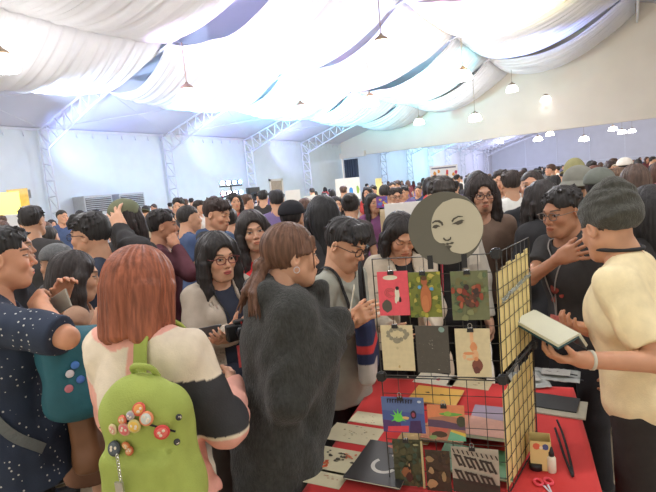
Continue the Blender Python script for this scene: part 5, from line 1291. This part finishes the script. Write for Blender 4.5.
# ================================================================== ALONG THE WALLS AND THE CROWD
def atX(px, py, X):
    q = W(px, py, 1)-CP; return CP+q*((X-CP[0])/q[0])
def atY(px, py, Y):
    q = W(px, py, 1)-CP; return CP+q*((Y-CP[1])/q[1])
def hall_at(px, py, d):
    return W(px, py, d)
m_grey = mat('grey_metal', srgb(176,178,180), .5, var=.05); m_louv = mat('dark_louvre', srgb(84,84,88), .5, var=.1)
for i, (px, lab) in enumerate([(94,'left louvred air-cooling cabinet against the white wall'),(128,'right louvred air-cooling cabinet against the white wall, behind the olive cap')]):
    p = atX(px+5, 205, WX+.7); e = empty('air_cooler', (WX+.38, p[1], 0), 0); tag(e, lab, 'air cooler', 'air coolers along the left wall')
    b = MB(); b.bbox((-.34,-.56,0),(.34,.56,2.2)); b.build('cabinet', m_grey, e, bevel=.02)
    b = MB(); b.bbox((.33,-.5,1.62),(.35,.5,2.12))
    b.build('louvre_recess', m_louv, e)
    b = MB()
    for z in np.arange(1.66, 2.10, .07): b.box((.365,0,z), (.02,.5,.008), Ry(rad(30)))
    b.build('louvre', m_grey, e)
    b = MB(); b.bbox((.34,-.45,.9),(.37,.45,1.5)); b.lathe([(.05,0),(.06,.03)], c=(.37,0,1.25), R=Ry(PI/2)); b.build('front_panel', mat('white_panel', srgb(222,222,220), .4), e)
# light rig on a stand
p = W(232, 196, 19.5); rig = empty('stage_light_rig', (p[0], p[1], 0), rad(60)); tag(rig, 'stand of two rows of glowing stage lamps by the left wall', 'light rig')
b = MB(); b.tube([(0,0,0),(0,0,2.15)], .03, 8)
for a in (0, 2.1, 4.2): b.tube([(0,0,.5),(.6*math.cos(a),.6*math.sin(a),0)], .02, 6)
b.build('stand', m_blackp, rig, True)
for z in (2.12, 1.72):
    b = MB(); b.tube([(-.46,0,z),(.46,0,z)], .025, 8); b.build('crossbar', m_blackp, rig, True)
    for i, x in enumerate((-.36,-.12,.12,.36)):
        col = {0:(.55,.9,1.),1:(.9,.95,1.),2:(.25,.5,1.),3:(.2,.45,1.)}[i] if z > 2 else {0:(1.,.35,.45),1:(1.,.7,.9),2:(.5,.6,1.),3:(.4,.7,1.)}[i]
        b = MB(); b.lathe([(.05,-.14),(.09,-.12),(.10,.06)], c=(x,-.05,z+.13), n=14, R=Rx(PI/2)); c = b.build('par_lamp', m_blackp, rig, True)
        b = MB(); b.lathe([(.088,.055),(.07,.075),(.02,.08)], c=(x,-.05,z+.13), n=14, R=Rx(PI/2)); b.build('lamp_lens', mat('lens_%d_%d' % (i, z > 2), col, .3, var=0, emit=(30 if i < 2 else 10), ecol=col), c, True)
p = W(253, 192, 20.5); e = empty('loudspeaker', (p[0], p[1], 0), rad(60)); tag(e, 'black loudspeaker on a pole right of the stage lamps', 'loudspeaker')
b = MB(); b.bbox((-.24,-.2,1.45),(.24,.2,2.0)); b.build('speaker_box', m_blackp, e, bevel=.02); b = MB(); b.tube([(0,0,0),(0,0,1.45)], .025, 8)
for a in (0, 2.1, 4.2): b.tube([(0,0,.4),(.5*math.cos(a),.5*math.sin(a),0)], .018, 6)
b.build('pole', m_blackp, e, True)
b = MB(); b.lathe([(.17,0),(.15,.02),(.05,-.01)], c=(0,-.2,1.65), n=18, R=Rx(PI/2)); b.build('speaker_cone', m_strapk, e, True)
# door in the left wall
y_ = W(282, 185, 27.5)[1]
b = MB(); b.bbox((WX,y_-.62,0),(WX+.05,y_-.5,2.45)); b.bbox((WX,y_+.5,0),(WX+.05,y_+.62,2.45)); b.bbox((WX,y_-.62,2.33),(WX+.05,y_+.62,2.45)); struct('door_1', b, m_gab)
b = MB(); b.bbox((WX,y_-.5,0),(WX+.03,y_+.5,2.33)); struct('door_2', b, mat('door_leaf', srgb(168,150,128), .6))
bpos = []
def board(name, px, py, d, w, h, m, label, cat, shapes=[], legs=True, rot=0, base=None):
    p = W(px, py, d); bpos.append((p[0], p[1]))
    if base is not None: t_ = p[2]+h/2; h = t_-base; p = np.array([p[0], p[1], base+h/2])
    e = empty(name, (p[0], p[1], 0), YAW+rad(rot)); tag(e, label, cat)
    artsheet('panel', m, w, h, shapes, e, th=.02, o=(-w/2, 0, p[2]-h/2))
    if legs:
        b = MB()
        for sx in (-1,1): b.tube([(sx*w*.46,.03,0),(sx*w*.46,.03,p[2]+h/2)], .012, 6); b.tube([(sx*w*.46,-.15,.01),(sx*w*.46,.2,.01)], .012, 6)
        b.build('frame', m_steel, e, True)
    return e
random.seed(21)
wb = mat('white_board', srgb(232,232,226), .5, var=.03, emit=.12, ecol=(1,1,1)) if False else mat('white_board', srgb(236,236,230), .5, var=.03)
lines = [([(.15+.2*i,.3),(.19+.2*i,.3),(.19+.2*i,.4),(.15+.2*i,.4)], k((170,170,176))) for i in range(4)]
board('display_board', 293.5, 201, 9.0, .27, .40, wb, 'left white display board with small grey marks behind the black cap', 'display board', lines, rot=8)
board('display_board', 316, 204, 9.6, .46, .34, wb, 'wider white display board right of the one behind the black cap', 'display board', lines, rot=-4)
board('banner', 348, 189, 15, .74, .66, mat('banner_white', srgb(232,234,226), .5, var=.04), 'white banner with a small blue figure, left of the striped curtain', 'banner', [(blob(.62,.40,.09,.16,10,.15), k((70,150,220))), (blob(.9,.45,.06,.2,8,.2), k((150,190,80)))])
board('sign_board', 379, 187, 16, .20, .56, mat('yellow_card', srgb(232,226,150), .6, var=.04), 'tall pale yellow sheet standing right of the striped curtain', 'sheet', [], rot=0)
sh = [(blob(random.random()*.9+.05, random.uniform(.15,.7), .05, .12, 8, .3), k(random.choice([(214,80,60),(226,150,70),(190,60,90),(236,180,120),(120,70,60)]))) for _ in range(22)]+[([(.06,.82),(.94,.82),(.94,.90),(.06,.90)], k((120,110,120)))]
board('poster_stand', 444, 174, 33, 1.85, 1.15, mat('poster_white', srgb(236,228,220), .6, var=.04), 'big white poster with red and orange figures in the far hall', 'poster', sh)
board('light_panel', 4, 212, 14.3, 1.0, 1.1, mat('yellow_lightbox', srgb(250,220,60), .5, var=.05, emit=1.2, ecol=(1,.85,.25)), 'glowing yellow light box at the left edge of the photo', 'light box', [([(0,0),(1,0),(1,.42),(0,.42)], k((240,240,236)))])
board('booth_wall', 20, 210, 14.8, .62, 1.25, mat('booth_tan', srgb(222,190,120), .6, var=.1), 'tan booth panel beside the yellow light box', 'booth panel')
board('beam', 6, 196, 14.9, 1.5, .25, m_grey, 'grey beam over the yellow light box', 'beam')
p = atY(560, 168, YF-.6); board('barrier', 560, 168, PR(p)[2], 5.2, .55, m_louv, 'dark low barrier along the back wall of the far hall', 'barrier')
p = W(353, 206, 10); e = None
# magazine and white boards on a stall in the middle distance
def stall(px, d, w, label, m, dep=.7):
    p = W(px, 215, d); e = empty('stall_table', (p[0], p[1], 0), YAW+rad(-6)); tag(e, label, 'table')
    b = MB(); b.bbox((-w/2,-dep/2,.72),(w/2,dep/2,.75)); b.build('tabletop', m_grey, e); b = MB()
    b.grid(lambda u, v: ((u-.5)*w, -dep/2-.01-.01*math.sin(u*50)*v, .752-v*.7), 60, 2); b.build('table_skirt', m, e, True).modifiers.new('s', 'SOLIDIFY').thickness = .004
    for sx in (-1,1):
        for sy in (-1,1): b = MB(); b.tube([(sx*(w/2-.06),sy*(dep/2-.06),0),(sx*(w/2-.06),sy*(dep/2-.06),.72)], .015, 6); b.build('leg', m_grey, e)
    return e
stall(404, 5.4, 1.3, 'stall table with pale cloth behind the woman looking down', m_redc)
board('display_board', 404, 212, 5.2, .40, .20, wb, 'low white board on the stall left of the moon sign', 'display board', rot=-4, legs=False, base=.753)
board('display_board', 388, 219, 5.35, .16, .22, mat('kraft_board', srgb(206,186,150), .6), 'small tan card standing left of the low white board', 'display board', rot=5, legs=False, base=.753)
e = empty('magazine', W(382, 202, 5.75), YAW); tag(e, 'colourful purple and yellow magazine held up beside the girl with long dark hair', 'magazine')
artsheet('cover', k((120,80,150)), .13, .13, petals(14,.5,.5,.2,[(230,190,70),(200,70,90),(90,120,200)],.12), e, o=(-.065,0,-.065), th=.004)
# ------------------------------------------------------------------ the crowd
kinds = []
def proto(desc, **S):
    S.setdefault('res', .024); S.setdefault('hres', .011); S.setdefault('hairres', .011); S.setdefault('skin', srgb(196,146,116)); S.setdefault('samp', .004)
    r = build_person(dict(S, H=1.6, loc=(0,0,0), rz=0, label='crowd '+desc)); kinds.append((desc, r['root'], list(r['root'].children)))
proto('in black with short black hair', fem=False, hstyle='short', hair=srgb(34,32,32), topc=srgb(52,50,52))
proto('in grey with long black hair', fem=True, hstyle='long', hair=srgb(34,32,32), topc=srgb(128,126,124))
proto('in white with short dark hair', fem=False, hstyle='short', hair=srgb(48,40,36), topc=srgb(214,210,202))
proto('in maroon with long brown hair', fem=True, hstyle='long', hair=srgb(86,60,48), topc=srgb(110,52,58))
proto('in blue with cropped dark hair', fem=False, hstyle='crop', hair=srgb(44,40,38), topc=srgb(66,84,120))
proto('in beige with a black bun', fem=True, hstyle='bun', hair=srgb(36,32,30), topc=srgb(186,168,142))
proto('in olive with short brown hair', fem=False, hstyle='short', hair=srgb(84,62,50), topc=srgb(98,100,78))
proto('in red with a dark bob', fem=True, hstyle='long', hlen=.1, hair=srgb(38,34,34), topc=srgb(190,66,62))
proto('in navy with a brown ponytail', fem=True, hstyle='ponytail', hair=srgb(56,42,36), topc=srgb(50,56,76))
proto('in purple with short black hair', fem=False, hstyle='short', hair=srgb(34,32,34), topc=srgb(120,104,150))
rc = random.Random(4)
spots = []; taken = list(people)+bpos+[tuple(W(x_,189,15)[:2]) for x_ in (337,343,353,359)]+[tuple(W(x_,206,9.6)[:2]) for x_ in (306,326)]+[tuple(W(x_,206,5.4)[:2]) for x_ in (370,385,400,420,440)]
LM = [(12,'the yellow light box'),(62,'the nearest column'),(95,'the left air cooler'),(130,'the right air cooler'),(178,'the second column'),(226,'the stage lamps'),(250,'the loudspeaker'),(282,'the tan door'),(316,'the white boards'),
      (348,'the banner'),(357,'the striped curtain'),(379,'the yellow sheet'),(405,'the low white board'),(444,'the big poster'),(481,'the long-haired man'),(511,'the man in white'),(541,'the dark-bobbed woman'),(577,'the bucket hat'),(606,'the beanie'),(635,'the wavy brown hair'),(656,'the right edge')]
SPECIAL = [(232,201,7.2,7,150),(262,197,9,0,10),(276,197,9,0,200),(244,202,8,6,60),(196,207,9,2,90),(183,204,12,6,10),(152,214,7,4,0),(368,193,12,9,10),(205,206,12,5,180),(334,205,7,1,160)]
cands = [(a, b_, d, kd, ph) for a, b_, d, kd, ph in SPECIAL]
for d, step in ((4.9,.62),(6.0,.60),(7.4,.58),(9.2,.56),(11.5,.56),(14.5,.58),(18.5,.62),(24,.7),(29,.8),(37,1.0),(47,1.3),(60,1.6)):
    px = -6.0
    while px < 664:
        cands.append((px+rc.uniform(-.2,.2)*step*495/d, None, d*(1+rc.uniform(-.07,.07)), rc.randrange(10), rc.choice([0,0,20,-30,60,-70,120,180,200,-150])))
        px += step*495/d*rc.uniform(.85,1.3)
inst = []
for px, py, d, kd, ph in cands:
    H = rc.uniform(1.57, 1.79)
    if py is not None: H = W(px, py, d)[2]+.118
    p = W(px, 190, d); q = (p[0], p[1])
    if p[0] < WX+.5 or p[1] > YF-.6 or abs(p[1]-YE-.1) < .35: continue
    if any((q[0]-t[0])**2+(q[1]-t[1])**2 < .40**2 for t in taken): continue
    if d < 6.2 and 360 < px < 450: continue
    taken.append(q); inst.append((px, d, kd, ph, H, p))
made = []
for px, d, kd, ph, H, p in inst:
    desc, r0, ch = kinds[kd]
    r = r0.copy(); COL.objects.link(r); r.location = (p[0], p[1], 0); r.rotation_euler = (0, 0, YAW-rad(ph)); s_ = H/1.6; r.scale = (s_, s_, s_)
    for c in ch:
        if d > 9 and c.name.split('.')[0] in ('shoe',): continue
        c2 = c.copy(); COL.objects.link(c2); c2.parent = r
    made.append((px, d, kd, ph, r, p, H))
for desc, r0, ch in kinds:
    for c in ch: bpy.data.objects.remove(c)
    bpy.data.objects.remove(r0)
bpy.context.view_layer.update()
dg = bpy.context.evaluated_depsgraph_get()
seen_labels = {}
for px, d, kd, ph, r, p, H in made:
    vis = 0; own = {c.name for c in r.children}; s_ = H/1.6
    for dz in (-.01, -.05, -.10, -.16, -.22):
        for dx in (-.075, 0, .075):
            t = A(p[0], p[1], H+dz*s_)+Rh*dx*s_
            x, y, _ = PR(t)
            if not (2 < x < 654): continue
            dr = Vector(t)-Vector((0,0,CZ)); dr.normalize()
            hit, loc, nn, idx, ob, mt = SC.ray_cast(dg, Vector((0,0,CZ)), dr)
            if hit and ob.name in own: vis += 1
    if vis < (2 if d < 20 else 1):
        for c in list(r.children): bpy.data.objects.remove(c)
        bpy.data.objects.remove(r); continue
    x, y, _ = PR((p[0], p[1], H-.1)); lm = min(LM, key=lambda q: abs(q[0]-x)); side = 'just left of' if x < lm[0]-5 else ('just right of' if x > lm[0]+5 else 'in line with')
    row = 'near' if d < 6.6 else 'mid-distance' if d < 10 else 'mid-hall' if d < 17 else 'distant' if d < 30 else 'far-hall'
    fc = {0:'back turned',20:'back turned',180:'facing us',200:'facing us'}.get(ph, 'side-on' if abs(ph) < 110 else 'half facing us')
    lab = '%s visitor %s, %s %s' % (row, kinds[kd][0], side, lm[1])
    if lab in seen_labels and len((lab+fc).split()) < 16: lab += ', '+fc
    seen_labels.setdefault(lab, []).append(r); tag(r, lab, 'person', 'standing crowd filling the hall')
print('CROWD', len(made), sum(len(v) for v in seen_labels.values()), 'dup', sum(len(v) for v in seen_labels.values() if len(v) > 1))
